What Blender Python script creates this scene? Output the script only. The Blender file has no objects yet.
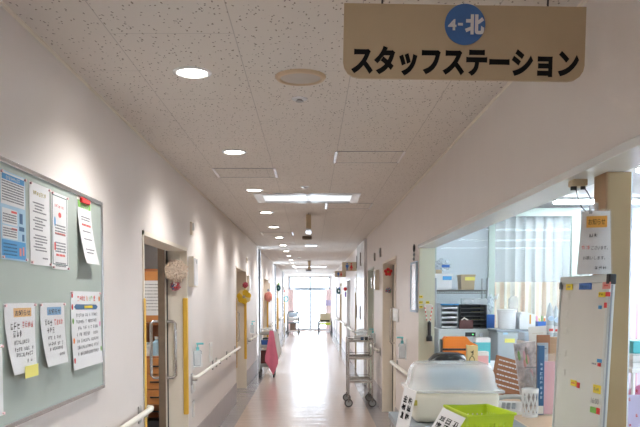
import bpy, bmesh, math, random
from mathutils import Vector, Matrix, noise
R = math.radians
rng = random.Random(7)
scene = bpy.context.scene
COL = scene.collection

# ------------------------------------------------------------------ camera, sky, exposure
F_PX, VPX, VPY, PITCH, EYE = 740.0, 311.0, 298.0, R(2.8), 1.6
PCY = VPY + F_PX * math.tan(PITCH)
cd = bpy.data.cameras.new('camera')
cd.sensor_width = 36.0
cd.lens = F_PX / 640 * 36.0
cd.shift_x = (320 - VPX) / 640
cd.shift_y = (PCY - 213.5) / 640
cd.clip_start = 0.05
cam = bpy.data.objects.new('camera', cd)
COL.objects.link(cam)
cam.location = (0, 0, EYE)
cam.rotation_euler = (R(90) - PITCH, 0, 0)
scene.camera = cam

world = bpy.data.worlds.new('daylight')
scene.world = world
world.use_nodes = True
wn = world.node_tree.nodes
wn['Background'].inputs[0].default_value = (0.74, 0.87, 1.0, 1)
wn['Background'].inputs[1].default_value = 5.5

vs = scene.view_settings
vs.view_transform = 'Standard'
vs.look = 'None'
vs.gamma = 1.0
vs.use_curve_mapping = False
vs.exposure = 1.25
DOWNLIGHT_W = 27.0
STRIP_STRENGTH = 21.0

# daylight portal in the far window opening (guides sky sampling only)
def portal(name, loc, rot, sx, sy):
    l = bpy.data.lights.new(name, 'AREA')
    l.shape = 'RECTANGLE'; l.size = sx; l.size_y = sy
    l.cycles.is_portal = True
    o = bpy.data.objects.new(name, l); COL.objects.link(o)
    o.location = loc; o.rotation_euler = rot
portal('daylight_portal_far', (-0.07, 36.3, 1.35), (R(-90), 0, 0), 2.0, 2.5)

# room constants
XL, XR, CEIL, YEND, YBACK = -1.15, 1.011, 2.695, 36.0, -7.5
TL, TR = 0.17, 0.136

def ray(px, py):
    u, v = (px - VPX) / F_PX, (PCY - py) / F_PX
    c, s = math.cos(PITCH), math.sin(PITCH)
    return Vector((u, c + v * s, -s + v * c))
def on_x(px, py, X):
    d = ray(px, py); t = X / d.x
    return Vector((X, d.y * t, EYE + d.z * t))
def on_y(px, py, Y):
    d = ray(px, py); t = Y / d.y
    return Vector((d.x * t, Y, EYE + d.z * t))
def on_z(px, py, Z):
    d = ray(px, py); t = (Z - EYE) / d.z
    return Vector((d.x * t, d.y * t, Z))

# ------------------------------------------------------------------ materials
M = {}
def mat(name, color, rough=0.5, metal=0.0, var=0.04, scale=8.0, bump=0.0, bscale=60.0, spec=0.5, emit=None, estr=0.0):
    m = bpy.data.materials.new(name); m.use_nodes = True
    nt = m.node_tree; N = nt.nodes; L = nt.links
    p = N['Principled BSDF']
    p.inputs['Roughness'].default_value = rough
    p.inputs['Metallic'].default_value = metal
    p.inputs['Specular IOR Level'].default_value = spec
    tc = N.new('ShaderNodeTexCoord')
    nz = N.new('ShaderNodeTexNoise'); nz.inputs['Scale'].default_value = scale; nz.inputs['Detail'].default_value = 3
    L.new(tc.outputs['Object'], nz.inputs['Vector'])
    rp = N.new('ShaderNodeValToRGB')
    c0 = [max(0, c * (1 - var)) for c in color]; c1 = [min(1, c * (1 + var)) for c in color]
    rp.color_ramp.elements[0].position = 0.3; rp.color_ramp.elements[1].position = 0.7
    rp.color_ramp.elements[0].color = (*c0, 1); rp.color_ramp.elements[1].color = (*c1, 1)
    L.new(nz.outputs['Fac'], rp.inputs['Fac']); L.new(rp.outputs['Color'], p.inputs['Base Color'])
    if bump:
        n2 = N.new('ShaderNodeTexNoise'); n2.inputs['Scale'].default_value = bscale
        L.new(tc.outputs['Object'], n2.inputs['Vector'])
        b = N.new('ShaderNodeBump'); b.inputs['Strength'].default_value = bump; b.inputs['Distance'].default_value = 0.01
        L.new(n2.outputs['Fac'], b.inputs['Height']); L.new(b.outputs['Normal'], p.inputs['Normal'])
    if emit:
        p.inputs['Emission Color'].default_value = (*emit, 1); p.inputs['Emission Strength'].default_value = estr
    M[name] = m
    return m
def see_through(name, color, alpha, rough=0.2, metal=0.0):
    """clear plastic or thin glass: a transparent share mixed with a glossy surface"""
    m = mat(name, color, rough, metal, 0.03)
    nt = m.node_tree; N = nt.nodes; L = nt.links
    out = [n for n in N if n.type == 'OUTPUT_MATERIAL'][0]
    t = N.new('ShaderNodeBsdfTransparent'); mx = N.new('ShaderNodeMixShader')
    mx.inputs[0].default_value = alpha
    L.new(t.outputs[0], mx.inputs[1]); L.new(N['Principled BSDF'].outputs[0], mx.inputs[2])
    L.new(mx.outputs[0], out.inputs[0])
    return m

mat('wall', (0.77, 0.712, 0.68), 0.42, var=0.015, scale=3, bump=0.10, bscale=180)
mat('wall_cool', (0.83, 0.90, 0.95), 0.6, var=0.02)
mat('ward', (0.75, 0.73, 0.72), 0.7, var=0.02)
mat('baseboard', (0.40, 0.36, 0.36), 0.35, var=0.05)
mat('frame_cream', (0.84, 0.77, 0.66), 0.4, var=0.02)
mat('jamb_green', (0.60, 0.60, 0.47), 0.45, var=0.02)
mat('frame_green', (0.46, 0.54, 0.48), 0.4, var=0.02)
mat('door_tan', (0.70, 0.58, 0.49), 0.45, var=0.05, scale=5)
mat('door_cream', (0.82, 0.75, 0.66), 0.4, var=0.03)
mat('door_palegreen', (0.62, 0.66, 0.60), 0.4, var=0.03)
mat('door_white', (0.80, 0.82, 0.84), 0.25, var=0.02)
mat('dark_brown', (0.10, 0.07, 0.055), 0.5)
mat('edge_brown', (0.20, 0.145, 0.10), 0.45, var=0.1)
mat('yellow_guard', (0.78, 0.47, 0.06), 0.5)
mat('frame_bluegrey', (0.36, 0.42, 0.48), 0.5)
mat('steel', (0.62, 0.61, 0.60), 0.25, 1.0, var=0.03)
mat('dark_steel', (0.30, 0.29, 0.28), 0.35, 1.0)
mat('aluminium', (0.78, 0.80, 0.84), 0.22, 1.0, var=0.02)
mat('soffit', (0.75, 0.78, 0.78), 0.25, var=0.02)
mat('slot_grey', (0.12, 0.15, 0.18), 0.4)
mat('white_metal', (0.85, 0.86, 0.88), 0.18, var=0.01)
mat('rail', (0.80, 0.77, 0.70), 0.3, var=0.02)
mat('rail_grey', (0.45, 0.44, 0.43), 0.5)
mat('white', (0.80, 0.80, 0.79), 0.45, var=0.02)
mat('paper', (0.76, 0.76, 0.77), 0.6, var=0.02)
mat('cream', (0.74, 0.69, 0.60), 0.5)
mat('beige', (0.62, 0.52, 0.38), 0.5)
mat('sign_tan', (0.50, 0.40, 0.265), 0.5, var=0.03)
mat('sign_beige', (0.60, 0.48, 0.33), 0.5, var=0.03)
mat('board_green', (0.41, 0.47, 0.43), 0.5, var=0.05, scale=2)
mat('paper_cream', (0.82, 0.78, 0.71), 0.6)
mat('ink', (0.010, 0.010, 0.012), 0.7, spec=0.15)
mat('ink_grey', (0.22, 0.22, 0.24), 0.6)
mat('ink_red', (0.72, 0.10, 0.09), 0.6)
mat('black', (0.02, 0.02, 0.023), 0.4)
mat('black_shiny', (0.025, 0.028, 0.032), 0.22)
mat('charcoal', (0.10, 0.11, 0.12), 0.5)
mat('rubber', (0.10, 0.10, 0.10), 0.7)
mat('grey', (0.42, 0.45, 0.47), 0.45)
mat('grey_light', (0.60, 0.63, 0.62), 0.45)
mat('grey_mid', (0.28, 0.31, 0.34), 0.5)
mat('blue', (0.05, 0.16, 0.50), 0.45)
mat('sign_blue', (0.05, 0.15, 0.42), 0.45)
mat('blue_bright', (0.08, 0.33, 0.64), 0.5)
mat('blue_light', (0.40, 0.60, 0.74), 0.5)
mat('blue_pale', (0.55, 0.70, 0.85), 0.5)
mat('navy', (0.04, 0.13, 0.27), 0.45)
mat('teal', (0.10, 0.50, 0.55), 0.45)
mat('teal_pump', (0.18, 0.58, 0.62), 0.4)
mat('teal_dark', (0.02, 0.085, 0.09), 0.8)
mat('green', (0.22, 0.50, 0.10), 0.5)
mat('lime', (0.52, 0.68, 0.02), 0.4, var=0.03)
mat('yellow', (0.85, 0.65, 0.04), 0.5)
mat('yellow_soft', (0.80, 0.73, 0.18), 0.5)
mat('kraft', (0.75, 0.60, 0.30), 0.6)
mat('orange', (0.87, 0.24, 0.02), 0.55)
mat('orange_label', (0.82, 0.43, 0.09), 0.6)
mat('red', (0.75, 0.05, 0.05), 0.5)
mat('maroon', (0.13, 0.045, 0.04), 0.5)
mat('pink', (0.85, 0.45, 0.47), 0.7)
mat('pink_cloth', (0.80, 0.22, 0.33), 0.85, bump=0.15, bscale=120)
mat('pink_pin', (0.82, 0.56, 0.58), 0.45)
mat('pink_hot', (0.82, 0.30, 0.55), 0.5)
mat('salmon', (0.80, 0.34, 0.30), 0.8)
mat('lavender', (0.62, 0.58, 0.82), 0.6)
mat('purple', (0.22, 0.10, 0.38), 0.6)
mat('petal_yellow', (0.86, 0.58, 0.04), 0.7, var=0.1, scale=30)
mat('petal_pale', (0.88, 0.74, 0.38), 0.7)
mat('pom_cream', (0.80, 0.66, 0.54), 0.8, var=0.06, scale=40)
mat('fabric_red', (0.40, 0.06, 0.10), 0.8, var=0.5, scale=60)
mat('fabric_multi', (0.55, 0.20, 0.22), 0.8, var=0.5, scale=90)
mat('fabric_bluegrey', (0.22, 0.26, 0.36), 0.8, var=0.3, scale=90)
mat('cardboard_brown', (0.33, 0.135, 0.055), 0.6, var=0.06)
mat('wood_counter', (0.58, 0.41, 0.26), 0.4, var=0.06, scale=5)
mat('wood_edge', (0.66, 0.51, 0.34), 0.4, var=0.05)
mat('wood_panel', (0.40, 0.24, 0.13), 0.45, var=0.08)
mat('locker_wood', (0.42, 0.16, 0.06), 0.4, var=0.1, scale=4)
mat('locker_orange', (0.58, 0.24, 0.07), 0.4, var=0.06)
mat('post_wood', (0.39, 0.28, 0.145), 0.55, var=0.05, scale=6)
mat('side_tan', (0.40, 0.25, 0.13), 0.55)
mat('brown_bag', (0.30, 0.22, 0.18), 0.7)
mat('wheelchair_tan', (0.70, 0.62, 0.48), 0.6)
mat('box_tan', (0.50, 0.39, 0.25), 0.5)
mat('olive_tape', (0.50, 0.42, 0.08), 0.5)
mat('vent_rim', (0.62, 0.47, 0.31), 0.45)
mat('vent_face', (0.50, 0.45, 0.40), 0.6)
mat('box_beige', (0.88, 0.82, 0.69), 0.4, var=0.02)
mat('board_white', (0.72, 0.71, 0.67), 0.22, var=0.015)
mat('lamp_warm', (1, 1, 1), 0.5, emit=(1.0, 0.95, 0.86), estr=14.0)
mat('lamp_cool', (1, 1, 1), 0.5, emit=(0.80, 0.92, 1.0), estr=STRIP_STRENGTH)
mat('lamp_ward', (1, 1, 1), 0.5, emit=(1.0, 0.97, 0.92), estr=15.0)
mat('lamp_panel', (0.75, 0.82, 0.88), 0.15, emit=(0.85, 0.93, 1.0), estr=0.30)
mat('display_green', (0.02, 0.1, 0.03), 0.4, emit=(0.2, 1.0, 0.3), estr=1.0)
see_through('glass', (0.85, 0.92, 0.95), 0.10, 0.02)
see_through('clear_lid', (0.93, 0.96, 0.98), 0.42, 0.16)
see_through('clear_plastic', (0.80, 0.84, 0.87), 0.30, 0.12)
see_through('bag_plastic', (0.80, 0.88, 0.93), 0.55, 0.25)
see_through('net', (0.80, 0.81, 0.78), 0.42, 0.8)

def striped(name, cols, scale, rough=0.8, axis='X'):
    m = mat(name, cols[0], rough)
    nt = m.node_tree; N = nt.nodes; L = nt.links; p = N['Principled BSDF']
    tc = N.new('ShaderNodeTexCoord'); sp = N.new('ShaderNodeSeparateXYZ')
    L.new(tc.outputs['Object'], sp.inputs[0])
    mu = N.new('ShaderNodeMath'); mu.operation = 'MULTIPLY'; mu.inputs[1].default_value = scale
    L.new(sp.outputs[axis], mu.inputs[0])
    fr = N.new('ShaderNodeMath'); fr.operation = 'FRACT'; L.new(mu.outputs[0], fr.inputs[0])
    rp = N.new('ShaderNodeValToRGB'); rp.color_ramp.interpolation = 'CONSTANT'
    e = rp.color_ramp.elements
    while len(e) < len(cols): e.new(0.5)
    for i, c in enumerate(cols):
        e[i].position = i / len(cols); e[i].color = (*c, 1)
    L.new(fr.outputs[0], rp.inputs['Fac']); L.new(rp.outputs['Color'], p.inputs['Base Color'])
    return m
striped('curtain_stripe', [(0.80, 0.76, 0.62), (0.82, 0.60, 0.40), (0.84, 0.80, 0.70), (0.80, 0.68, 0.48), (0.86, 0.82, 0.74), (0.82, 0.62, 0.44)], 4.0)
striped('curtain_pink', [(0.85, 0.72, 0.76), (0.82, 0.50, 0.60), (0.90, 0.84, 0.88), (0.80, 0.70, 0.82)], 9.0)
mat('curtain_rose', (0.90, 0.72, 0.70), 0.8)

def floor_material():
    m = mat('floor', (0.6, 0.5, 0.45), 0.20, spec=0.8)
    nt = m.node_tree; N = nt.nodes; L = nt.links; p = N['Principled BSDF']
    tc = N.new('ShaderNodeTexCoord'); sp = N.new('ShaderNodeSeparateXYZ')
    L.new(tc.outputs['Object'], sp.inputs[0])
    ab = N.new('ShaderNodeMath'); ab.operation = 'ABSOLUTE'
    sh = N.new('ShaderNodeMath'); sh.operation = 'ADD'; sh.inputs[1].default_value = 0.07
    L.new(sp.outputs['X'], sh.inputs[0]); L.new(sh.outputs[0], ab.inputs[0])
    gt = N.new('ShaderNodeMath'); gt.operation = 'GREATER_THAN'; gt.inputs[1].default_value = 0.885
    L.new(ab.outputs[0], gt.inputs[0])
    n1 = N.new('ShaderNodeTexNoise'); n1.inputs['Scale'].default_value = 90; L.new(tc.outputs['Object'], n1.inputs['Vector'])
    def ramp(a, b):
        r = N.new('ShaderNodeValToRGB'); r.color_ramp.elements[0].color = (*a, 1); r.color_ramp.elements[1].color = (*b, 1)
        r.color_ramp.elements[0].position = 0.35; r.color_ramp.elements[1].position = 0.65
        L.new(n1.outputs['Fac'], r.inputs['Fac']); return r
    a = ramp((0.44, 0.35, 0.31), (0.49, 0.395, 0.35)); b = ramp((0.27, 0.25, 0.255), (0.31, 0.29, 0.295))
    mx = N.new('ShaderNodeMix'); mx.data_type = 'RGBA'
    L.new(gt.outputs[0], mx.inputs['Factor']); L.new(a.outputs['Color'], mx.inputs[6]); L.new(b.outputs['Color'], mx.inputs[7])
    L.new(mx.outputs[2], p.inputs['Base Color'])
    # long waves in the laid sheet: bands across the corridor
    mp = N.new('ShaderNodeMapping'); mp.inputs['Scale'].default_value = (1.2, 4.0, 1); L.new(tc.outputs['Object'], mp.inputs['Vector'])
    n2 = N.new('ShaderNodeTexNoise'); n2.inputs['Scale'].default_value = 1.6; n2.inputs['Detail'].default_value = 2
    L.new(mp.outputs[0], n2.inputs['Vector'])
    bp = N.new('ShaderNodeBump'); bp.inputs['Strength'].default_value = 0.28; bp.inputs['Distance'].default_value = 0.02
    L.new(n2.outputs['Fac'], bp.inputs['Height']); L.new(bp.outputs['Normal'], p.inputs['Normal'])
floor_material()

def ceiling_material():
    m = mat('ceiling', (0.7, 0.66, 0.62), 0.75)
    nt = m.node_tree; N = nt.nodes; L = nt.links; p = N['Principled BSDF']
    tc = N.new('ShaderNodeTexCoord'); sp = N.new('ShaderNodeSeparateXYZ'); L.new(tc.outputs['Object'], sp.inputs[0])
    ax = N.new('ShaderNodeMath'); ax.operation = 'ADD'; ax.inputs[1].default_value = -3.63 + 10.13 * 2
    ay = N.new('ShaderNodeMath'); ay.operation = 'ADD'; ay.inputs[1].default_value = -0.194 + 0.513 * 20
    L.new(sp.outputs['Y'], ax.inputs[0]); L.new(sp.outputs['X'], ay.inputs[0])
    cb = N.new('ShaderNodeCombineXYZ'); L.new(ax.outputs[0], cb.inputs[0]); L.new(ay.outputs[0], cb.inputs[1])
    br = N.new('ShaderNodeTexBrick'); br.offset = 0.5; br.offset_frequency = 2
    br.inputs['Scale'].default_value = 1.0; br.inputs['Brick Width'].default_value = 1.013; br.inputs['Row Height'].default_value = 0.513
    br.inputs['Mortar Size'].default_value = 0.0022; br.inputs['Mortar Smooth'].default_value = 0.1
    br.inputs['Color1'].default_value = (0.72, 0.67, 0.62, 1); br.inputs['Color2'].default_value = (0.705, 0.655, 0.605, 1)
    br.inputs['Mortar'].default_value = (0.50, 0.46, 0.43, 1)
    L.new(cb.outputs[0], br.inputs['Vector'])
    mp = N.new('ShaderNodeMapping'); mp.inputs['Scale'].default_value = (1, 0.55, 1); mp.inputs['Rotation'].default_value = (0, 0, 0.5)
    wz = N.new('ShaderNodeTexNoise'); wz.inputs['Scale'].default_value = 40
    L.new(tc.outputs['Object'], mp.inputs['Vector']); L.new(tc.outputs['Object'], wz.inputs['Vector'])
    ad = N.new('ShaderNodeVectorMath'); ad.operation = 'MULTIPLY_ADD'; ad.inputs[1].default_value = (0.02, 0.02, 0)
    L.new(wz.outputs['Color'], ad.inputs[0]); L.new(mp.outputs[0], ad.inputs[2])
    vo = N.new('ShaderNodeTexVoronoi'); vo.inputs['Scale'].default_value = 62; L.new(ad.outputs[0], vo.inputs['Vector'])
    lt = N.new('ShaderNodeMath'); lt.operation = 'LESS_THAN'; lt.inputs[1].default_value = 0.23; L.new(vo.outputs['Distance'], lt.inputs[0])
    sx = N.new('ShaderNodeSeparateXYZ'); L.new(vo.outputs['Color'], sx.inputs[0])
    g2 = N.new('ShaderNodeMath'); g2.operation = 'GREATER_THAN'; g2.inputs[1].default_value = 0.35; L.new(sx.outputs['X'], g2.inputs[0])
    an = N.new('ShaderNodeMath'); an.operation = 'MULTIPLY'; L.new(lt.outputs[0], an.inputs[0]); L.new(g2.outputs[0], an.inputs[1])
    mx = N.new('ShaderNodeMix'); mx.data_type = 'RGBA'
    L.new(an.outputs[0], mx.inputs['Factor']); L.new(br.outputs['Color'], mx.inputs[6]); mx.inputs[7].default_value = (0.28, 0.24, 0.20, 1)
    L.new(mx.outputs[2], p.inputs['Base Color'])
ceiling_material()

# ------------------------------------------------------------------ mesh helpers
class MB:
    def __init__(s): s.bm = bmesh.new()
    def box(s, x0, x1, y0, y1, z0, z1, bev=0.0, mtx=None, seg=2):
        g = bmesh.ops.create_cube(s.bm, size=1.0)
        vs_ = g['verts']
        for v in vs_:
            v.co = Vector((x0 + (v.co.x + .5) * (x1 - x0), y0 + (v.co.y + .5) * (y1 - y0), z0 + (v.co.z + .5) * (z1 - z0)))
        if bev:
            es = list({e for v in vs_ for e in v.link_edges})
            r = bmesh.ops.bevel(s.bm, geom=es, offset=bev, segments=seg, affect='EDGES', profile=0.5)
            vs_ = list({v for f in r['faces'] for v in f.verts} | {v for v in vs_ if v.is_valid})
        if mtx is not None: bmesh.ops.transform(s.bm, matrix=mtx, verts=vs_)
        return s
    def cyl(s, p0, p1, r, r2=None, seg=14):
        p0, p1 = Vector(p0), Vector(p1); d = p1 - p0
        q = d.to_track_quat('Z', 'Y').to_matrix().to_4x4()
        bmesh.ops.create_cone(s.bm, cap_ends=True, segments=seg, radius1=r, radius2=r if r2 is None else r2, depth=d.length,
                              matrix=Matrix.Translation((p0 + p1) / 2) @ q)
        return s
    def tube(s, pts, r, seg=8, closed=False):
        pts = [Vector(p) for p in pts]; n = len(pts); rings = []
        for i, p in enumerate(pts):
            a = pts[(i - 1) % n] if (closed or i > 0) else p
            b = pts[(i + 1) % n] if (closed or i < n - 1) else p
            t = (b - a).normalized()
            ref = Vector((0, 0, 1)) if abs(t.z) < 0.9 else Vector((1, 0, 0))
            if i and not closed or i:
                u = (pu - t * pu.dot(t))
                u = u.normalized() if u.length > 1e-4 else t.cross(ref).normalized()
            else: u = t.cross(ref).normalized()
            pu = u; w = t.cross(u)
            rings.append([s.bm.verts.new(p + (u * math.cos(k * 2 * math.pi / seg) + w * math.sin(k * 2 * math.pi / seg)) * r) for k in range(seg)])
        m = n if closed else n - 1
        for i in range(m):
            A, B = rings[i], rings[(i + 1) % n]
            for k in range(seg): s.bm.faces.new((A[k], A[(k + 1) % seg], B[(k + 1) % seg], B[k]))
        if not closed:
            s.bm.faces.new(rings[0][::-1]); s.bm.faces.new(rings[-1])
        return s
    def lathe(s, prof, seg=24, c=(0, 0, 0), mtx=None):
        c = Vector(c); rings = []
        for r, z in prof:
            rings.append([s.bm.verts.new(c + Vector((max(r, 1e-5) * math.cos(k * 2 * math.pi / seg), max(r, 1e-5) * math.sin(k * 2 * math.pi / seg), z))) for k in range(seg)])
        for A, B in zip(rings, rings[1:]):
            for k in range(seg): s.bm.faces.new((A[k], A[(k + 1) % seg], B[(k + 1) % seg], B[k]))
        s.bm.faces.new(rings[0][::-1]); s.bm.faces.new(rings[-1])
        if mtx is not None: bmesh.ops.transform(s.bm, matrix=mtx, verts=[v for r_ in rings for v in r_])
        return s
    def ball(s, c, r, seg=12, rings=8):
        r = (r, r, r) if not hasattr(r, '__len__') else r
        bmesh.ops.create_uvsphere(s.bm, u_segments=seg, v_segments=rings, radius=1.0,
                                  matrix=Matrix.Translation(c) @ Matrix.Diagonal((*r, 1)))
        return s
    def prism(s, poly, a, b, axis='y'):
        """2-D outline pushed from a to b along an axis; the outline is (x,z) for y, (y,z) for x, (x,y) for z"""
        def P(u, v, t):
            return Vector((u, t, v)) if axis == 'y' else Vector((t, u, v)) if axis == 'x' else Vector((u, v, t))
        A = [s.bm.verts.new(P(u, v, a)) for u, v in poly]; B = [s.bm.verts.new(P(u, v, b)) for u, v in poly]
        s.bm.faces.new(A); s.bm.faces.new(B[::-1]); n = len(poly)
        for i in range(n): s.bm.faces.new((A[i], B[i], B[(i + 1) % n], A[(i + 1) % n]))
        return s
    def sheet(s, grid, th=0.001):
        """grid[i][j] of points -> a sheet of thickness th"""
        g = [[Vector(p) for p in row] for row in grid]; ni, nj = len(g), len(g[0])
        nrm = [[None] * nj for _ in range(ni)]
        for i in range(ni):
            for j in range(nj):
                du = g[min(i + 1, ni - 1)][j] - g[max(i - 1, 0)][j]; dv = g[i][min(j + 1, nj - 1)] - g[i][max(j - 1, 0)]
                nrm[i][j] = du.cross(dv).normalized()
        A = [[s.bm.verts.new(g[i][j] + nrm[i][j] * th / 2) for j in range(nj)] for i in range(ni)]
        B = [[s.bm.verts.new(g[i][j] - nrm[i][j] * th / 2) for j in range(nj)] for i in range(ni)]
        for i in range(ni - 1):
            for j in range(nj - 1):
                s.bm.faces.new((A[i][j], A[i + 1][j], A[i + 1][j + 1], A[i][j + 1]))
                s.bm.faces.new((B[i][j], B[i][j + 1], B[i + 1][j + 1], B[i + 1][j]))
        for i in range(ni - 1):
            s.bm.faces.new((A[i][0], B[i][0], B[i + 1][0], A[i + 1][0])); s.bm.faces.new((A[i][-1], A[i + 1][-1], B[i + 1][-1], B[i][-1]))
        for j in range(nj - 1):
            s.bm.faces.new((A[0][j], A[0][j + 1], B[0][j + 1], B[0][j])); s.bm.faces.new((A[-1][j], B[-1][j], B[-1][j + 1], A[-1][j + 1]))
        return s
    def build(s, name, m, parent=None, smooth=False, label=None):
        bmesh.ops.recalc_face_normals(s.bm, faces=s.bm.faces[:])
        me = bpy.data.meshes.new(name)
        if smooth:
            for f in s.bm.faces: f.smooth = True
        s.bm.to_mesh(me); s.bm.free()
        me.materials.append(M[m] if isinstance(m, str) else m)
        if smooth: me.set_sharp_from_angle(angle=R(40))
        o = bpy.data.objects.new(name, me); COL.objects.link(o)
        if parent is not None: o.parent = parent
        if label: o['label'] = label
        return o

def tag(o, label, cat, group=None):
    o['label'] = label; o['category'] = cat
    if group: o['group'] = group
    return o
def thing(name, label, cat, loc=(0, 0, 0), rotz=0.0, group=None, rot=None):
    o = bpy.data.objects.new(name, None); COL.objects.link(o)
    o.empty_display_size = 0.05
    o.location = loc
    o.rotation_euler = rot if rot else (0, 0, R(rotz))
    return tag(o, label, cat, group)
def structure(o): o['kind'] = 'structure'; return o
def dup(root, loc=None, label=None, rotz=None):
    def cp(o, par):
        c = o.copy(); COL.objects.link(c)
        if par: c.parent = par
        for ch in list(o.children): cp(ch, c)
        return c
    r = cp(root, None)
    if loc is not None: r.location = loc
    if rotz is not None: r.rotation_euler = (0, 0, R(rotz))
    if label: r['label'] = label
    return r

def text(name, body, size, m, parent, x, y, z, bold=0.0, align='CENTER', width=None, ext=0.0006, spacing=1.0, height=None, label=None):
    """writing that faces -Y in its parent's frame, centred on (x, z)"""
    c = bpy.data.curves.new(name, 'FONT'); c.body = body; c.size = 1.0 if width else size; c.offset = bold; c.extrude = ext
    c.align_x = align; c.align_y = 'CENTER'; c.space_character = spacing; c.resolution_u = 3
    if width: c.extrude = 0.0
    t = bpy.data.objects.new(name + '_src', c); COL.objects.link(t)
    bpy.context.view_layer.update()
    me = bpy.data.meshes.new_from_object(t.evaluated_get(bpy.context.evaluated_depsgraph_get()))
    bpy.data.objects.remove(t)
    xs = [v.co.x for v in me.vertices]; ys = [v.co.y for v in me.vertices]
    cx, cy = (min(xs) + max(xs)) / 2, (min(ys) + max(ys)) / 2
    k = width / (max(xs) - min(xs)) if width else 1.0
    k2 = height / (max(ys) - min(ys)) if height else k
    me.transform(Matrix.Translation((x, y, z)) @ Matrix.Rotation(R(90), 4, 'X') @ Matrix.Diagonal((k, k2, 1.0, 1)) @ Matrix.Translation((-cx, -cy, 0)))
    me.materials.clear(); me.materials.append(M[m])
    o = bpy.data.objects.new(name, me); COL.objects.link(o); o.parent = parent
    if label: o['label'] = label
    return o
def glyph(mb, x, z, w, h, y, th=0.0004, n=5, r=rng):
    """one unreadable character: a few crossing strokes"""
    s = max(w, h) * 0.085
    for i in range(n):
        if r.random() < 0.55:
            zz = z + (r.random() - .5) * h * .9; a = x - w * (.25 + .22 * r.random()); b = x + w * (.25 + .22 * r.random())
            mb.box(a, b, y - th, y, zz - s / 2, zz + s / 2)
        else:
            xx = x + (r.random() - .5) * w * .8; a = z - h * (.2 + .28 * r.random()); b = z + h * (.2 + .28 * r.random())
            mb.box(xx - s / 2, xx + s / 2, y - th, y, a, b)
def glyph_row(mb, x0, x1, z, h, y, fill=0.9, n=5):
    x = x0 + h / 2
    while x < x1 - h / 2:
        if rng.random() < fill: glyph(mb, x, z, h * .9, h, y, n=n)
        x += h * 1.05
def dashes(mb, x0, x1, z, h, y, th=0.0004):
    x = x0
    while x < x1:
        w = rng.uniform(.5, 2.2) * h
        mb.box(x, min(x + w, x1), y - th, y, z - h / 2, z + h / 2)
        x += w + h * rng.uniform(.25, .7)

# ------------------------------------------------------------------ setting
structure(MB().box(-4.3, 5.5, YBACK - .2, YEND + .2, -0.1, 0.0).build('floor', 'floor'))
structure(MB().box(XL - 1.2, 5.5, YBACK - .2, YEND + .2, CEIL, CEIL + 0.1).build('ceiling', 'ceiling'))

LEFT_OPEN = [(5.06, 6.86, 2.06), (11.35, 13.1, 2.09), (15.8, 16.7, CEIL), (17.9, 19.8, 2.1), (22.3, 24.0, CEIL), (24.55, 25.9, 2.1), (29.0, 30.4, CEIL), (30.9, 32.2, 2.1)]
RIGHT_OPEN = [(1.0, 6.96, 2.095), (8.8, 10.4, 2.1), (11.9, 13.1, 2.1), (16.0, 16.9, 2.1), (19.1, 20.7, 2.1), (24.3, 25.9, 2.1), (28.4, 29.9, 2.1)]
def wall(name, x0, x1, openings):
    mb = MB(); y = YBACK
    for a, b, top in openings:
        mb.box(x0, x1, y, a, 0, CEIL)
        if top < CEIL - .01: mb.box(x0, x1, a, b, top, CEIL)
        y = b
    mb.box(x0, x1, y, YEND, 0, CEIL)
    return mb
structure(wall('wall_left', XL - TL, XL, LEFT_OPEN).build('wall_left', 'wall'))
mb = wall('wall_right', XR, XR + TR, RIGHT_OPEN); mb.box(XR, XR + TR, 1.0, 6.96, 0, 0.955)
structure(mb.build('wall_right', 'wall'))
structure(MB().box(XL - 1.2, XR + .3, YBACK - .2, YBACK, 0, CEIL).build('wall_back', 'wall'))
# baseboards
mb = MB(); y = YBACK
for a, b, top in LEFT_OPEN + [(YEND, YEND, 0)]:
    mb.box(XL, XL + .006, y, a, 0, .30)
    if b > a: mb.box(XL - TL, XL + .006, b - .006, b, 0, .30)
    y = b
structure(mb.build('baseboard_left', 'baseboard'))
mb = MB(); y = YBACK
for a, b, top in RIGHT_OPEN[1:] + [(YEND, YEND, 0)]:
    mb.box(XR - .006, XR, y, a, 0, .30); y = b
structure(mb.build('baseboard_right', 'baseboard'))
# shadow-gap trims where wall meets ceiling
structure(MB().box(XL, XL + .012, YBACK, YEND, CEIL - .012, CEIL).build('trim_1', 'frame_cream'))
structure(MB().box(XR - .012, XR, YBACK, YEND, CEIL - .012, CEIL).build('trim_2', 'frame_cream'))
# station opening: aluminium soffit strip, pale green jamb
structure(MB().box(XR - .012, XR + TR + .01, 1.0, 6.962, 2.065, 2.097, .003).build('trim_3', 'soffit'))
structure(MB().box(XR + .001, XR + TR + .012, 6.94, 6.962, 0.96, 2.066, .002).build('trim_4', 'jamb_green'))

# far end: wall with wide glazed window / terrace doors
mb = MB(); ex0, ex1 = XL - .2, XR + .2
mb.box(ex0, -1.06, YEND, YEND + .15, 0, CEIL).box(.93, ex1, YEND, YEND + .15, 0, CEIL).box(-1.06, .93, YEND, YEND + .15, 2.63, CEIL).box(-1.06, .93, YEND, YEND + .15, 0, .06)
structure(mb.build('wall_end', 'wall'))
mb = MB()
for a, b in ((-1.06, -1.0), (-.09, .01), (.87, .93)): mb.box(a, b, YEND + .03, YEND + .1, .06, 2.63)
for a, b in ((.06, .13), (1.97, 2.11), (2.57, 2.63)): mb.box(-1.06, .93, YEND + .035, YEND + .095, a, b)
w1 = structure(mb.build('window_1', 'frame_bluegrey'))
for a, b in ((-1.0, -.09), (.01, .87)):
    for c, d in ((.13, 1.97), (2.11, 2.57)):
        MB().box(a, b, YEND + .06, YEND + .066, c, d).build('pane', 'glass', w1)

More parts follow.
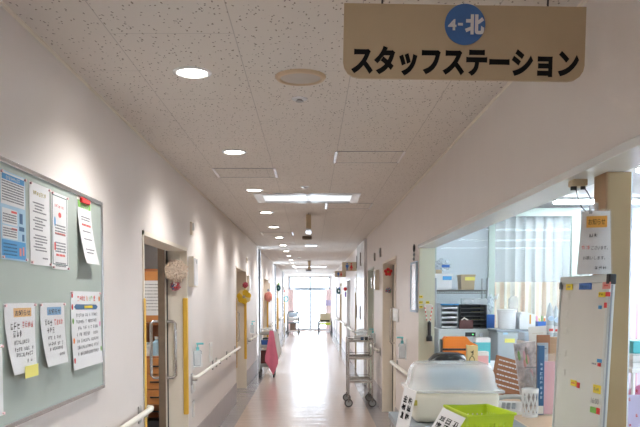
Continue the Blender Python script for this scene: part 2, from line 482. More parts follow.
# side alcoves with windows on the open side
k = 2
for a, b in ((15.8, 16.7), (22.3, 24.0), (29.0, 30.4)):
    mb = MB(); xb = XL - TL - .75
    mb.box(xb, XL - TL, a - .12, a, 0, CEIL).box(xb, XL - TL, b, b + .12, 0, CEIL).box(xb - .1, xb, a - .12, b + .12, 0, .5).box(xb - .1, xb, a - .12, b + .12, 2.5, CEIL)
    structure(mb.build('wall_alcove', 'door_white'))
    mb = MB()
    mb.box(xb - .06, xb - .02, a, a + .05, .5, 2.5).box(xb - .06, xb - .02, b - .05, b, .5, 2.5).box(xb - .06, xb - .02, a, b, .5, .55).box(xb - .06, xb - .02, a, b, 2.45, 2.5)
    w = structure(mb.build('window_%d' % k, 'aluminium')); k += 1
    MB().box(xb - .044, xb - .038, a + .05, b - .05, .55, 2.45).build('pane', 'glass', w)
    portal('daylight_portal_side', (xb - .12, (a + b) / 2, 1.5), (0, R(-90), 0), 2.0, b - a)
    # white edge frame at the corridor side
    structure(MB().box(XL - .03, XL + .02, b, b + .06, 0, CEIL - .002).build('trim_%d' % (3 + k), 'aluminium'))

# ---- doors
def handle_bar(name, p0, p1, out, r, parent, m='steel'):
    """a D-shaped pull: p0,p1 top and bottom fixing points, out the projection vector"""
    p0, p1, out = Vector(p0), Vector(p1), Vector(out); c = .25
    pts = [p0, p0 + out * (1 - c), p0 + out + (p1 - p0).normalized() * out.length * c, p1 + out - (p1 - p0).normalized() * out.length * c, p1 + out * (1 - c), p1]
    return MB().tube(pts, r, 10).build(name, m, parent, True)
def door(n, side, a, b, top, leafmat, guard=True, frame='frame_cream', handle=True):
    """framed recess in a corridor wall with a sliding leaf at its back"""
    x0, x1 = (XL - TL, XL + .008) if side < 0 else (XR - .008, XR + TR)
    mb = MB()
    mb.box(x0, x1, a, a + .03, 0, top).box(x0, x1, b - .03, b, 0, top).box(x0, x1, a, b, top - .03, top)
    f = structure(mb.build('door_%d' % n, frame))
    if side < 0: lx0, lx1 = XL - TL - .05, XL - TL - .002
    else: lx0, lx1 = XR + TR + .002, XR + TR + .05
    if leafmat:
        MB().box(lx0, lx1, a - .05, b + .05, 0.005, top + .06).build('door_leaf', leafmat, f)
        if handle:
            s = 1 if side < 0 else -1; xf = lx1 if side < 0 else lx0
            handle_bar('handle', (xf, b - .22, 1.35), (xf, b - .22, .85), (s * .07, 0, 0), .012, f)
    if guard:
        for yy in (a, b - .05) if side < 0 else ():
            MB().box(XL - .03, XL + .013, yy, yy + .05, .52, 1.6, .008).build('corner_guard', 'yellow_guard', f)
    return f
d1 = door(1, -1, 5.06, 6.86, 2.06, None)
# the first door's leaf, pushed nearly all the way into its pocket
lf = MB().box(-1.385, -1.33, 6.735, 8.5, .005, 2.1).build('door_leaf', 'door_cream', d1)
MB().box(-1.388, -1.327, 6.72, 6.736, .005, 2.1).build('edge_strip', 'edge_brown', lf, label='dark brown edge strip of the sliding door')
handle_bar('handle', (-1.33, 6.79, 1.385), (-1.33, 6.79, .865), (.085, 0, 0), .014, lf)
handle_bar('handle', (-1.385, 6.79, 1.385), (-1.385, 6.79, .865), (-.085, 0, 0), .014, lf)
MB().box(-1.328, -1.32, 6.815, 6.83, .005, 2.05).build('door_seal', 'black', d1)
door(2, -1, 11.35, 13.1, 2.09, 'door_tan')
door(3, -1, 17.9, 19.8, 2.1, 'door_tan')
door(4, -1, 24.55, 25.9, 2.1, 'door_tan')
door(5, -1, 30.9, 32.2, 2.1, 'door_tan')
d6 = door(6, 1, 8.8, 10.4, 2.1, 'door_cream', handle=False)
handle_bar('handle', (XR + TR + .003, 10.15, 1.46), (XR + TR + .003, 10.15, .98), (-.06, 0, 0), .013, d6)
MB().box(XR + TR - .006, XR + TR + .002, 10.33, 10.36, .01, 2.06).build('door_seal', 'black', d6)
door(7, 1, 11.9, 13.1, 2.1, 'door_palegreen', frame='door_palegreen')
door(8, 1, 16.0, 16.9, 2.1, 'edge_brown', frame='box_tan', handle=False)
door(9, 1, 19.1, 20.7, 2.1, 'door_white', frame='door_white')
door(10, 1, 24.3, 25.9, 2.1, 'door_tan', frame='box_tan')
door(11, 1, 28.4, 29.9, 2.1, 'door_white', frame='door_white')
# fire doors folded flat against the wall
for i, (a, b) in enumerate(((13.42, 14.5), (14.53, 15.6))):
    f = structure(MB().box(XR - .05, XR - .004, a, b, .02, CEIL - .03, .004).build('door_%d' % (12 + i), 'door_white'))
    for z in (2.38, 1.35):
        MB().box(XR - .062, XR - .049, b - .14, b - .03, z - .16, z + .10).build('latch_plate', 'dark_brown', f, label='dark brown latch plate on the white fire door')
    MB().box(XR - .056, XR - .049, a + .3, a + .55, 1.25, 2.0).build('pane', 'glass', f)

# ---- ward room behind the first door
mb = MB()
mb.box(-4.2, -4.1, 4.4, 10.3, 0, CEIL).box(-4.1, XL - TL, 4.4, 4.5, 0, CEIL).box(-4.1, XL - TL, 10.2, 10.3, 0, CEIL)
structure(mb.build('wall_ward', 'ward'))
structure(MB().box(-4.2, XL - TL - .001, 4.4, 10.3, CEIL - .002, CEIL + .1).build('ceiling_ward', 'ward'))
t = thing('ceiling_light', 'white square ceiling lamp in the room behind the open sliding door', 'ceiling light', (-2.6, 6.6, CEIL - .05))
MB().box(-.3, .3, -.3, .3, 0, .048).build('housing', 'white', t)
MB().box(-.27, .27, -.27, .27, -.012, 0).build('diffuser', 'lamp_ward', t)

# ---- staff station room
mb = MB()
mb.box(XR + TR, 5.4, .85, 1.0, 0, CEIL)
structure(mb.build('wall_station_near', 'wall_cool'))
structure(MB().box(5.3, 5.4, 1.0, 9.3, 0, CEIL).build('wall_station_right', 'wall_cool'))
structure(MB().box(XR + TR, 5.3, 8.95, 9.05, 0, CEIL).build('wall_station_back', 'wall_cool'))
structure(MB().box(XR + TR, 5.3, 1.0, 9.2, CEIL - .02, CEIL - .001).build('ceiling_station', 'ward'))
# glazed partition
mb = MB()
yp = 8.62
pz = on_y(500, 208, yp).z
for px0, px1 in ((434, 436), (488.5, 494.5), (571, 579)):
    mb.box(on_y(px0, 298, yp).x, on_y(px1, 298, yp).x, yp, yp + .06, 0, pz)
mb.box(on_y(434, 298, yp).x, on_y(579, 298, yp).x, yp + .001, yp + .059, pz - .09, pz)
mb.box(on_y(434, 298, yp).x, on_y(579, 298, yp).x, yp + .001, yp + .059, 0, .9)
w5 = structure(mb.build('window_5', 'frame_green'))
for a, b in ((436, 488.5), (494.5, 571)):
    MB().box(on_y(a, 298, yp).x, on_y(b, 298, yp).x, yp + .02, yp + .026, .9, pz - .09).build('pane', 'glass', w5)

def curtain(name, label, x0, x1, y, z0, z1, amp, period, m, net=None, netz=None, cat='curtain', group=None):
    t = thing(name, label, cat, ((x0 + x1) / 2, y, z0), group=group)
    hw = (x1 - x0) / 2
    def sh(za, zb, mm, nm, ph):
        n = max(12, int((x1 - x0) / period * 8)); rows = 5
        g = []
        for i in range(n + 1):
            u = -hw + 2 * hw * i / n
            g.append([(u + .15 * period * math.sin(7 * u / period), amp * math.sin(2 * math.pi * u / period + ph + .5 * math.sin(j)) , za + (zb - za) * j / rows) for j in range(rows + 1)])
        return MB().sheet(g, .003).build(nm, mm, t, True)
    if net:
        sh(0, netz - z0, m, 'drape', 0); sh(netz - z0, z1 - z0, net, 'net_panel', 0)
    else: sh(0, z1 - z0, m, 'drape', 0)
    MB().cyl((-hw - .04, 0, z1 - z0 + .012), (hw + .04, 0, z1 - z0 + .012), .012, seg=8).build('curtain_rail', 'aluminium', t)
    return t
nz = on_y(500, 282, 8.85).z
curtain('cubicle_curtain', 'orange striped cubicle curtain with white net top behind the station glass', 2.12, 3.3, 8.82, .35, pz - .03, .03, .13, 'curtain_stripe', 'net', nz)
curtain('partition_curtain', 'pink striped curtain hanging beyond the wooden post', 3.55, 4.9, 8.45, .5, on_y(635, 228, 8.45).z, .035, .16, 'curtain_pink')

# station ceiling lamps, long strips across the room
l0 = None
for i, nm in enumerate(('strip lamp nearest the glass partition on the station ceiling', 'second strip lamp from the glass partition on the station ceiling', 'third strip lamp from the glass partition on the station ceiling', 'strip lamp over the station end nearest the viewer')):
    if l0 is None:
        l0 = t = thing('strip_lamp', nm, 'ceiling light', (3.8, 8.05, CEIL - .0205), group='station strip lamps')
        MB().box(-1.17, 1.17, -.09, .09, -.03, -.0005, .004).build('housing', 'white', t)
        MB().box(-1.16, 1.16, -.075, .075, -.055, -.03, .01).build('diffuser', 'lamp_cool', t)
    else: t = dup(l0, (3.8, 8.05 - 2.05 * i, CEIL - .0205), nm)

# ------------------------------------------------------------------ ceiling fittings
DLX = -.576
LBL = ['%s round white downlight along the corridor ceiling, counting from the hanging sign' % s for s in
       ('first', 'second', 'third', 'fourth', 'fifth', 'sixth', 'seventh', 'eighth', 'ninth', 'tenth', 'eleventh', 'twelfth', 'thirteenth', 'fourteenth', 'fifteenth', 'sixteenth')]
sl = bpy.data.lights.new('downlight_beam', 'SPOT')
sl.energy = DOWNLIGHT_W; sl.color = (1.0, 0.975, 0.94); sl.spot_size = R(138); sl.spot_blend = 0.65; sl.shadow_soft_size = .06
dl0 = None
for i in range(-5, 16):
    y = 3.65 + 1.955 * i
    if dl0 is None or i < 0:
        pass
    if dl0 is None:
        t = thing('downlight', 'recessed round downlight behind the viewpoint', 'downlight', (DLX, y, CEIL), group='recessed downlights')
        mb = MB(); mb.lathe([(.069, 0.0), (.069, -.004), (.078, -.009), (.094, -.004), (.094, 0.0)], 32)
        mb.build('trim_ring', 'white_metal', t, True)
        MB().lathe([(.068, -.0005), (.068, -.0045), (0.0, -.006)], 32).build('lamp_face', 'lamp_warm', t, True)
        so = bpy.data.objects.new('beam', sl); COL.objects.link(so); so.parent = t; so.location = (0, 0, -.03)
        dl0 = t
    else: t = dup(dl0, (DLX, y, CEIL))
    if i >= 0:
        t['label'] = LBL[i] if i < 16 else LBL[-1]
    else:
        t['label'] = 'recessed round downlight over the corridor before the hanging sign'

def hatch(a, b, x0, x1, label):
    t = thing('access_hatch', label, 'ceiling hatch', ((x0 + x1) / 2, (a + b) / 2, CEIL), group='ceiling access hatches')
    hx, hy = (x1 - x0) / 2, (b - a) / 2
    MB().box(-hx + .012, hx - .012, -hy + .012, hy - .012, -.003, -.0005).build('hatch_panel', 'ceiling', t)
    MB().box(-hx, -hx + .02, -hy, hy, -.006, -.0005).build('hatch_frame', 'aluminium', t)
    MB().box(hx - .02, hx, -hy, hy, -.006, -.0005).build('hatch_frame', 'aluminium', t)
    MB().box(-hx + .016, hx - .016, -hy, -hy + .007, -.004, -.0005).build('joint', 'ink_grey', t)
    MB().box(-hx + .016, hx - .016, hy - .007, hy, -.004, -.0005).build('joint', 'ink_grey', t)
def hz(py): return on_z(311, py, CEIL).y
hatch(hz(168), hz(177), -.84, -.30, 'square ceiling hatch beside the second downlight')
hatch(hz(151), hz(162.5), .18, .71, 'square ceiling hatch under the hanging sign side of the ceiling')
hatch(hz(203), hz(208.5), .17, .72, 'square ceiling hatch just past the long glossy light panel')
hatch(hz(232), hz(235), -.84, -.30, 'square ceiling hatch by the sixth downlight')

def panel(y0, y1, w, label, x=-.04):
    t = thing('light_panel', label, 'ceiling light', (x, (y0 + y1) / 2, CEIL), group='long ceiling light panels')
    hw, hy = w / 2, (y1 - y0) / 2
    mb = MB()
    mb.box(-hw, -hw + .09, -hy, hy, -.008, -.0005, .002).box(hw - .09, hw, -hy, hy, -.008, -.0005, .002)
    mb.box(-hw + .09, hw - .09, -hy, -hy + .05, -.008, -.0005, .002).box(-hw + .09, hw - .09, hy - .05, hy, -.008, -.0005, .002)
    mb.build('housing', 'white_metal', t)
    MB().box(-hw + .09, hw - .09, -hy + .05, -hy + .15, -.0055, -.0008).build('slot', 'slot_grey', t)
    MB().box(-hw + .09, hw - .09, hy - .15, hy - .05, -.0055, -.0008).build('slot', 'slot_grey', t)
    MB().box(-hw + .09, hw - .09, -hy + .15, hy - .15, -.005, -.0008).build('diffuser', 'lamp_panel', t)
panel(hz(193), hz(202.5), 1.13, 'long bluish white light panel across the ceiling, the large first one')
panel(hz(244.7), hz(246.3), .24, 'short white light panel in mid ceiling, second along', .0)
panel(25.6, 26.45, 1.18, 'long white light panel across the ceiling close to the end window', -.06)

p = on_z(300.5, 76.5, CEIL)
t = thing('ceiling_speaker', 'round tan rimmed ceiling speaker beside the first downlight', 'speaker', p)
MB().lathe([(.098, -.0005), (.098, -.006), (.105, -.016), (.118, -.014), (.126, -.004), (.126, -.0005)], 40).build('rim', 'vent_rim', t, True)
MB().lathe([(.100, -.0008), (.100, -.008), (.0, -.010)], 40).build('grille', 'vent_face', t, True)
sp = None
for px, py, lb in ((299.5, 98.5, 'small chrome ceiling sprinkler just past the round speaker'), (305, 186.5, 'small chrome ceiling sprinkler in front of the long light panel'),
                   (280, 257.5, 'tiny ceiling sprinkler along the downlight row far down the corridor'), (299, 257.5, 'tiny ceiling sprinkler in mid ceiling far down the corridor')):
    q = on_z(px, py, CEIL)
    if sp is None:
        t = thing('sprinkler', lb, 'sprinkler', q, group='ceiling sprinklers')
        MB().lathe([(.045, -.0005), (.042, -.006), (.0, -.007)], 20).build('plate', 'white_metal', t, True)
        MB().cyl((0, 0, -.006), (0, 0, -.014), .014).cyl((0, 0, -.014), (0, 0, -.017), .022).build('head', 'dark_steel', t, True)
        sp = t
    else: dup(sp, q, lb)
# boxes hanging edge-on from the ceiling
q = on_z(308.5, 212, CEIL)
t = thing('hanging_sign', 'beige sign seen edge-on hanging past the long light panel', 'sign', q)
MB().box(-.032, .032, 0, .45, -.215, -.03, .004).build('sign_board', 'box_tan', t)
MB().box(-.034, .034, -.005, .455, -.24, -.213).build('lower_edge', 'aluminium', t)
MB().cyl((0, .08, -.03), (0, .08, -.0005), .006).cyl((0, .37, -.03), (0, .37, -.0005), .006).build('hanger', 'steel', t)
q = on_z(307, 236, CEIL)
t = thing('smoke_detector', 'flat dark brown box fixed to the ceiling beyond the edge-on sign', 'detector', q)
MB().box(-.085, .085, 0, .22, -.05, -.0005, .01).build('body', 'edge_brown', t)
MB().cyl((0, .11, -.062), (0, .11, -.05), .05).build('sensor', 'box_tan', t)
q = on_z(309.3, 260, CEIL)
t = thing('hanging_sign', 'tan sign seen edge-on hanging near the end window, dark lower edge', 'sign', q)
MB().box(-.04, .04, 0, .5, -.27, -.02, .004).build('sign_board', 'box_tan', t)
MB().box(-.10, .06, -.005, .505, -.31, -.27).build('lower_edge', 'dark_brown', t)
MB().cyl((0, .25, -.02), (0, .25, -.0005), .008).build('hanger', 'steel', t)

# big hanging sign of the staff station
ys = 2.6
c0 = on_y(343.5, 3, ys); c1 = on_y(584, 82, ys)
W, H = c1.x - c0.x, on_y(464, 5.5, ys).z - on_y(464, 80, ys).z
t = thing('hanging_sign', 'tan staff station sign with blue disc and black Japanese lettering hung from the ceiling', 'sign',
          ((c0.x + c1.x) / 2, ys, on_y(464, 43, ys).z), rot=(0, R(.9), 0))
rc = .055; poly = [(-W / 2, H / 2), (-W / 2, -H / 2 + rc)]
poly += [(-W / 2 + rc - rc * math.cos(a), -H / 2 + rc - rc * math.sin(a)) for a in (R(22), R(45), R(68), R(90))]
poly += [(W / 2 - rc + rc * math.sin(a), -H / 2 + rc - rc * math.cos(a)) for a in (0, R(22), R(45), R(68))]
poly += [(W / 2, -H / 2 + rc), (W / 2, H / 2)]
MB().prism(poly, -.006, .006).build('sign_board', 'sign_tan', t)
kpx = ys / F_PX
MB().cyl((0, -.009, .060), (0, -.006, .060), 19.8 * kpx, seg=48).build('disc', 'sign_blue', t)
text('lettering', '4', .05, 'paper', t, -.044, -.0096, .058, bold=.03, width=.029, height=.038)
text('lettering', '-', .05, 'paper', t, -.016, -.0096, .060, bold=.03, width=.017, height=.009)
text('lettering', '北', .05, 'paper', t, .033, -.0096, .060, bold=.05, width=.066, height=.068)
text('lettering', 'スタッフステーション', .1, 'ink', t, .004, -.0068, -.066, bold=.05, width=.785, height=.100)
for x in (-.285, .285):
    zc = CEIL - t.location.z - .001 - x * math.sin(R(-.9)) * 1.0
    MB().cyl((x, 0, H / 2 - .01), (x, 0, zc), .0035, seg=8).build('hanger', 'black', t)

# ------------------------------------------------------------------ notice board on the left wall and what hangs on it
bx = XL + .0005
pA, pC = on_x(101.5, 201.5, XL + .026), on_x(104.5, 388, XL + .026)
by0, by1, bz0, bz1 = 2.25, on_x(104.2, 300, XL + .026).y, pC.z, pA.z
t = thing('notice_board', 'pale green notice board with grey metal frame on the corridor wall', 'notice board', (bx, (by0 + by1) / 2, bz0), 90)
bw, bh = (by1 - by0), bz1 - bz0
MB().box(-bw / 2 + .012, bw / 2 - .012, -.016, 0, .012, bh - .012).build('board_panel', 'board_green', t)
mb = MB()
mb.box(-bw / 2, bw / 2, -.026, 0, 0, .022, .005).box(-bw / 2, bw / 2, -.026, 0, bh - .022, bh, .005)
mb.box(-bw / 2, -bw / 2 + .022, -.0262, 0, .018, bh - .018, .005).box(bw / 2 - .022, bw / 2, -.0262, 0, .018, bh - .018, .005)
mb.build('frame', 'aluminium', t)
PX = XL + .0005 + .0165     # plane of the board's face

def poster(name, label, px_tl, px_br, curl=0.0, m='paper', pins=True, skew=0.0, taper=0.0, cat='notice', group='notices on the green board'):
    """sheet pinned to the board; the pixel corners are read on the board's plane"""
    a, b = on_x(*px_tl, PX), on_x(*px_br, PX)
    w, h = b.y - a.y, a.z - b.z
    t = thing(name, label, cat, (PX + .0008, (a.y + b.y) / 2, b.z), 90, group)
    nj = 10; g = []
    for i in range(7):
        u = i / 6; row = []
        for j in range(nj + 1):
            v = j / nj
            lift = curl * (1 - v) ** 2
            row.append(((u - .5) * w + skew * (1 - v) ** 1.6 * (1 - taper * u), -.001 - lift, v * h))
        g.append(row)
    t['w'] = w; t['h'] = h
    MB().sheet(g, .0008).build('sheet', m, t, True)
    if pins:
        for sx in (-1, 1):
            zz = h - .008
            MB().cyl((sx * (w / 2 - .008), -.010, zz), (sx * (w / 2 - .008), -.0005, zz), .0055, .004, 8).build('pin', 'pink_pin', t)
            if curl == 0: MB().cyl((sx * (w / 2 - .008), -.010, .008), (sx * (w / 2 - .008), -.0005, .008), .0055, .004, 8).build('pin', 'pink_pin', t)
    return t, w, h
def surf(curl, v): return -.0016 - curl * (1 - v) ** 2
# blue information sheet
t, w, h = poster('information_poster', 'blue and white printed information poster on the green board', (-1, 168), (26, 262), m='blue_light')
mb = MB(); mb.box(-w * .48, w * .46, -.0022, -.0013, h * .62, h * .985).build('text_panel', 'paper', t)
mb = MB(); mb.box(-w * .44, w * .44, -.0028, -.002, h * .90, h * .965).build('title_band', 'blue_bright', t)
mb = MB(); glyph_row(mb, -w * .3, w * .3, h * .932, .014, -.0029); mb.build('lettering', 'paper', t)
mb = MB()
for k in range(8): dashes(mb, -w * .44, w * .42, h * (.88 - k * .03), .005, -.0023)
mb.build('lettering', 'ink_grey', t)
for z0, z1 in ((.40, .58), (.24, .385)):
    MB().box(-w * .45, w * .14, -.0022, -.0013, h * z0, h * z1).build('text_panel', 'paper', t)
mb = MB()
for z0 in (.41, .25):
    for k in range(4): dashes(mb, -w * .42, w * .1, h * (z0 + .02 + k * .028), .005, -.0023)
mb.build('lettering', 'ink_grey', t)
mb = MB(); mb.box(-w * .1, w * .12, -.0024, -.002, h * .54, h * .565).box(-w * .1, w * .12, -.0024, -.002, h * .345, h * .37).build('lettering', 'ink_red', t)
MB().box(-w * .47, w * .47, -.0021, -.0013, h * .02, h * .225).build('text_panel', 'blue_bright', t)
mb = MB()
for k in range(4): dashes(mb, -w * .42, w * .1, h * (.06 + k * .04), .005, -.0023)
for x, z, a, b in ((.3, .5, .06, .12), (.32, .38, .1, .05), (.38, .28, .04, .08)): mb.box(w * (x - a), w * (x + a), -.0022, -.0013, h * (z - b * .5), h * (z + b * .5))
mb.build('lettering', 'navy', t)
MB().box(w * .2, w * .28, -.0026, -.002, h * .06, h * .15).box(w * .34, w * .4, -.0026, -.002, h * .07, h * .17).build('picture_print', 'salmon', t)
# long white letter
t, w, h = poster('letter_notice', 'long white letter with small grey writing between blue poster and bordered notice', (28.5, 180.5), (50, 266.5))
mb = MB(); glyph_row(mb, -w * .33, w * .33, h * .88, .020, -.0015); mb.build('lettering', 'olive_tape', t, label='brown heading characters')
mb = MB()
for k in range(17):
    if k in (4, 10): continue
    dashes(mb, -w * .34 + (.02 if k % 3 else 0), w * rng.uniform(.1, .36), h * (.76 - k * .036), .0055, -.0015)
dashes(mb, w * .1, w * .36, h * .09, .006, -.0015)
mb.build('lettering', 'ink_grey', t)
# bordered notice
t, w, h = poster('bordered_notice', 'white notice with dark border line and red headings beside the long letter', (50.5, 190.5), (68, 270.5))
mb = MB(); a = .0035
mb.box(-w * .43, w * .43, -.0018, -.0012, h * .955, h * .965).box(-w * .43, w * .43, -.0018, -.0012, h * .06, h * .07)
mb.box(-w * .45, -w * .43, -.0018, -.0012, h * .06, h * .965).box(w * .43, w * .45, -.0018, -.0012, h * .06, h * .965).build('border_line', 'teal_dark', t)
mb = MB()
for k in (9, 10, 11, 12, 15, 16, 17, 18, 22, 23): dashes(mb, -w * .3, w * .34, h * (.92 - k * .038), .006, -.0015)
glyph_row(mb, -w * .2, w * .3, h * .26, .017, -.0015)
mb.build('lettering', 'ink_grey', t)
mb = MB(); glyph_row(mb, -w * .3, w * .3, h * .83, .014, -.0015); mb.ball((0, -.0015, h * .72), (.02, .0004, .012)); dashes(mb, -w * .3, w * .34, h * .47, .009, -.0015); dashes(mb, -w * .25, w * .3, h * .19, .010, -.0015); mb.box(-w * .36, -w * .26, -.0018, -.0012, h * .25, h * .35)
mb.build('lettering', 'ink_red', t)
mb = MB(); mb.ball((-w * .3, -.0015, h * .62), (.011, .0004, .022)); mb.build('picture_print', 'blue_bright', t)
# curling sheet with green heading and red magnet
CU = .042
t, w, h = poster('curling_notice', 'curling white sheet with green heading held by a red magnet', (76.5, 196.5), (91, 265), curl=CU, pins=False, skew=.004)
MB().box(-w * .47, w * .47, -.0024, -.0013, h * .82, h * .965).build('title_band', 'green', t)
mb = MB(); glyph_row(mb, -w * .36, w * .42, h * .88, .024, -.0026); mb.build('lettering', 'paper', t)
MB().box(-w * .32, w * .25, -.018, -.0015, h * .93, h * 1.005, .004).build('magnet', 'red', t)
mb = MB()
for v in (.72, .68, .5, .38, .22, .17):
    dashes(mb, -w * .3, w * rng.uniform(.2, .42), v * h, .006, surf(CU, v) - .0012)
mb.build('lettering', 'ink_grey', t)
mb = MB(); dashes(mb, -w * .3, w * .35, .6 * h, .010, surf(CU, .6) - .0012); mb.build('lettering', 'ink_red', t)
# two clear-file notices with hanging lower edge
def file_notice(tl, br, band, label, skew, taper):
    cu = .03
    t, w, h = poster('file_notice', label, tl, br, curl=cu, skew=skew, taper=taper)
    MB().box(-w * .22, w * .36, -.0026, -.0013, h * .79, h * .93, .0).build('title_band', band, t)
    text('lettering', 'お知らせ', .03, 'ink', t, w * .07, -.0034, h * .86, bold=.02, width=w * .50, height=h * .085)
    sk = lambda v: skew * (1 - v) ** 1.6 * (1 - taper * .5)
    nr = lambda v: 1 - taper * skew / w * (1 - v) ** 1.6
    rows = ((.68, .030, -.36, .0), (.56, .030, -.3, .12), (.44, .018, -.3, .3), (.34, .018, -.32, .4), (.26, .018, -.3, .36), (.16, .016, .1, .36))
    mb = MB()
    for v, hh, a, b in rows: glyph_row(mb, w * a * nr(v) + sk(v), w * b * nr(v) + sk(v), v * h, hh, surf(cu, v) - .0016)
    mb.build('lettering', 'ink_grey' if False else 'ink', t)
    mb = MB(); glyph_row(mb, w * .02 + sk(.68), w * .46 + sk(.68), .68 * h, .028, surf(cu, .68) - .0016, fill=1, n=7); mb.build('lettering', 'ink_red', t)
    g = []
    for i in range(5):
        u = i / 4 - .5; g.append([(u * w * 1.04 + skew * (1 - v) ** 1.6 * (1 - taper * (u + .5)), surf(cu, v) - .003, v * h * 1.01) for v in [j / 8 for j in range(9)]])
    MB().sheet(g, .0006).build('clear_sleeve', 'clear_plastic_thin', t, True)
    return t, w, h
see_through('clear_plastic_thin', (0.85, 0.88, 0.90), 0.10, 0.12)
t, w, h = file_notice((3, 303.5), (35.5, 368), 'orange_label', 'clear-file notice with orange heading label pinned to the green board', .015, 5.5)
mb = MB().box(-w * .16, w * .28, -.0365, -.035, -.022, .025).build('marker_tab', 'yellow_soft', t, label='yellow marker tab at the lower edge')
file_notice((39, 303), (64.5, 361), 'blue_bright', 'clear-file notice with blue heading label pinned to the green board', .006, 8.0)
# menu calendar
t, w, h = poster('menu_calendar', 'white menu calendar with a dark blue pen-shaped banner on the green board', (70, 291), (100.3, 362), curl=.012)
mb = MB(); glyph_row(mb, -w * .3, -w * .02, h * .91, .030, -.002); glyph_row(mb, w * .25, w * .38, h * .90, .036, -.002, fill=1, n=7); mb.build('lettering', 'ink_red', t)
mb = MB(); glyph_row(mb, w * .0, w * .08, h * .91, .028, -.002, fill=1); mb.build('lettering', 'orange', t)
mb = MB(); glyph_row(mb, w * .1, w * .25, h * .91, .026, -.002, fill=1); mb.build('lettering', 'green', t)
mb = MB().prism([(-w * .40, h * .80), (-w * .34, h * .835), (w * .34, h * .82), (w * .40, h * .79), (w * .34, h * .755), (-w * .34, h * .765)], -.0034, -.002).build('banner', 'navy', t)
MB().box(-w * .08, w * .2, -.0042, -.003, h * .775, h * .81).build('banner_label', 'yellow', t)
mb = MB()
for r_ in range(7):
    v = .69 - r_ * .083
    glyph_row(mb, -w * .36, w * .38, v * h, .020, surf(.012, v) - .0014)
mb.build('lettering', 'ink_grey', t)
for x, v, c in ((-.46, .95, 'red'), (-.46, .8, 'red'), (-.45, .62, 'green'), (-.45, .37, 'orange'), (-.46, .12, 'red'), (.46, .9, 'orange'), (.46, .55, 'pink_hot'), (.46, .2, 'green')):
    MB().ball((w * x, surf(.012, v) - .001, v * h), (.009, .003, .014), 8, 6).build('picture_print', c, t)
# sheet cut by the frame
t, w, h = poster('blank_notice', 'white sheet at the very edge of the green board under the blue poster', (-40, 350), (3, 415))
dashes(mb := MB(), -w * .3, w * .4, h * .4, .008, -.0016); mb.build('lettering', 'ink_grey', t)

# ------------------------------------------------------------------ handrails
ORD = iter(())
def handrail(side, y0, y1, label):
    xw = XL if side < 0 else XR
    t = thing('handrail', label, 'handrail', (xw, y0, .85), group='corridor handrails')
    s = 1 if side < 0 else -1; L_ = y1 - y0
    MB().tube([(s * .035, .0, 0), (s * .062, .012, 0), (s * .068, .05, 0), (s * .068, L_ - .05, 0), (s * .062, L_ - .012, 0), (s * .035, L_, 0)], .019, 12).build('rail', 'rail', t, True)
    n = max(2, int(L_ / .9) + 1)
    for i in range(n):
        y = .12 + (L_ - .24) * i / (n - 1)
        MB().box(min(0.0008 * s, s * .06), max(0.0008 * s, s * .06), y - .02, y + .02, -.045, -.012, .004).box(min(0.0008 * s, s * .012), max(0.0008 * s, s * .012), y - .035, y + .035, -.085, .03, .004).build('bracket', 'rail_grey', t)
    return t
handrail(-1, 2.3, 5.03, 'cream handrail under the notice board ending at the first door')
handrail(-1, 6.95, 8.72, 'cream handrail just past the open sliding door')
handrail(-1, 8.80, 11.25, 'cream handrail leading up to the yellow flower door')
handrail(-1, 13.25, 15.75, 'cream handrail past the yellow flower door')
handrail(-1, 19.95, 22.25, 'cream handrail past the pink pompom door')
handrail(-1, 26.1, 28.9, 'short pale handrail on the wall past the dark teal wreath door')
handrail(1, 7.1, 8.72, 'cream handrail between the station opening and the flower-decorated cream door')
handrail(1, 10.6, 11.8, 'short cream handrail behind the steel trolley')
handrail(1, 17.0, 19.0, 'pale handrail below the first restroom sign')
handrail(1, 20.9, 24.2, 'pale handrail past the red ball door')
handrail(1, 26.1, 28.3, 'pale handrail farthest along the wall with the restroom signs')

# ------------------------------------------------------------------ wall fittings
def sanitizer(side, px, py, label):
    xw = XL if side < 0 else XR
    q = on_x(px, py, xw); 
    t = thing('sanitizer_dispenser', label, 'hand sanitizer', q, 90 if side < 0 else -90, 'hand sanitizer pumps')
    MB().box(-.05, .05, -.004, -.0005, -.03, .21).box(-.05, .05, -.085, -.004, -.008, 0).box(-.05, .05, -.085, -.080, 0, .03).build('wall_bracket', 'white', t)
    MB().box(-.04, .04, -.078, -.006, .001, .155, .014).build('bottle', 'bag_plastic', t)
    MB().box(-.034, .034, -.0795, -.078, .03, .12).build('bottle_label', 'white', t)
    MB().cyl((0, -.042, .15), (0, -.042, .185), .016).cyl((0, -.042, .185), (0, -.042, .215), .006).box(-.018, .018, -.10, -.03, .21, .228, .004).build('pump', 'teal_pump', t)
    return t
sanitizer(-1, 193.5, 366, 'hand sanitizer bottle with blue pump beside the open sliding door')
sanitizer(-1, 250, 333, 'hand sanitizer bottle with blue pump past the yellow flower door')
sanitizer(1, 406, 358, 'hand sanitizer bottle with teal pump above the handrail by the station')
sanitizer(1, 375.5, 343, 'hand sanitizer bottle with teal pump above the steel trolley')

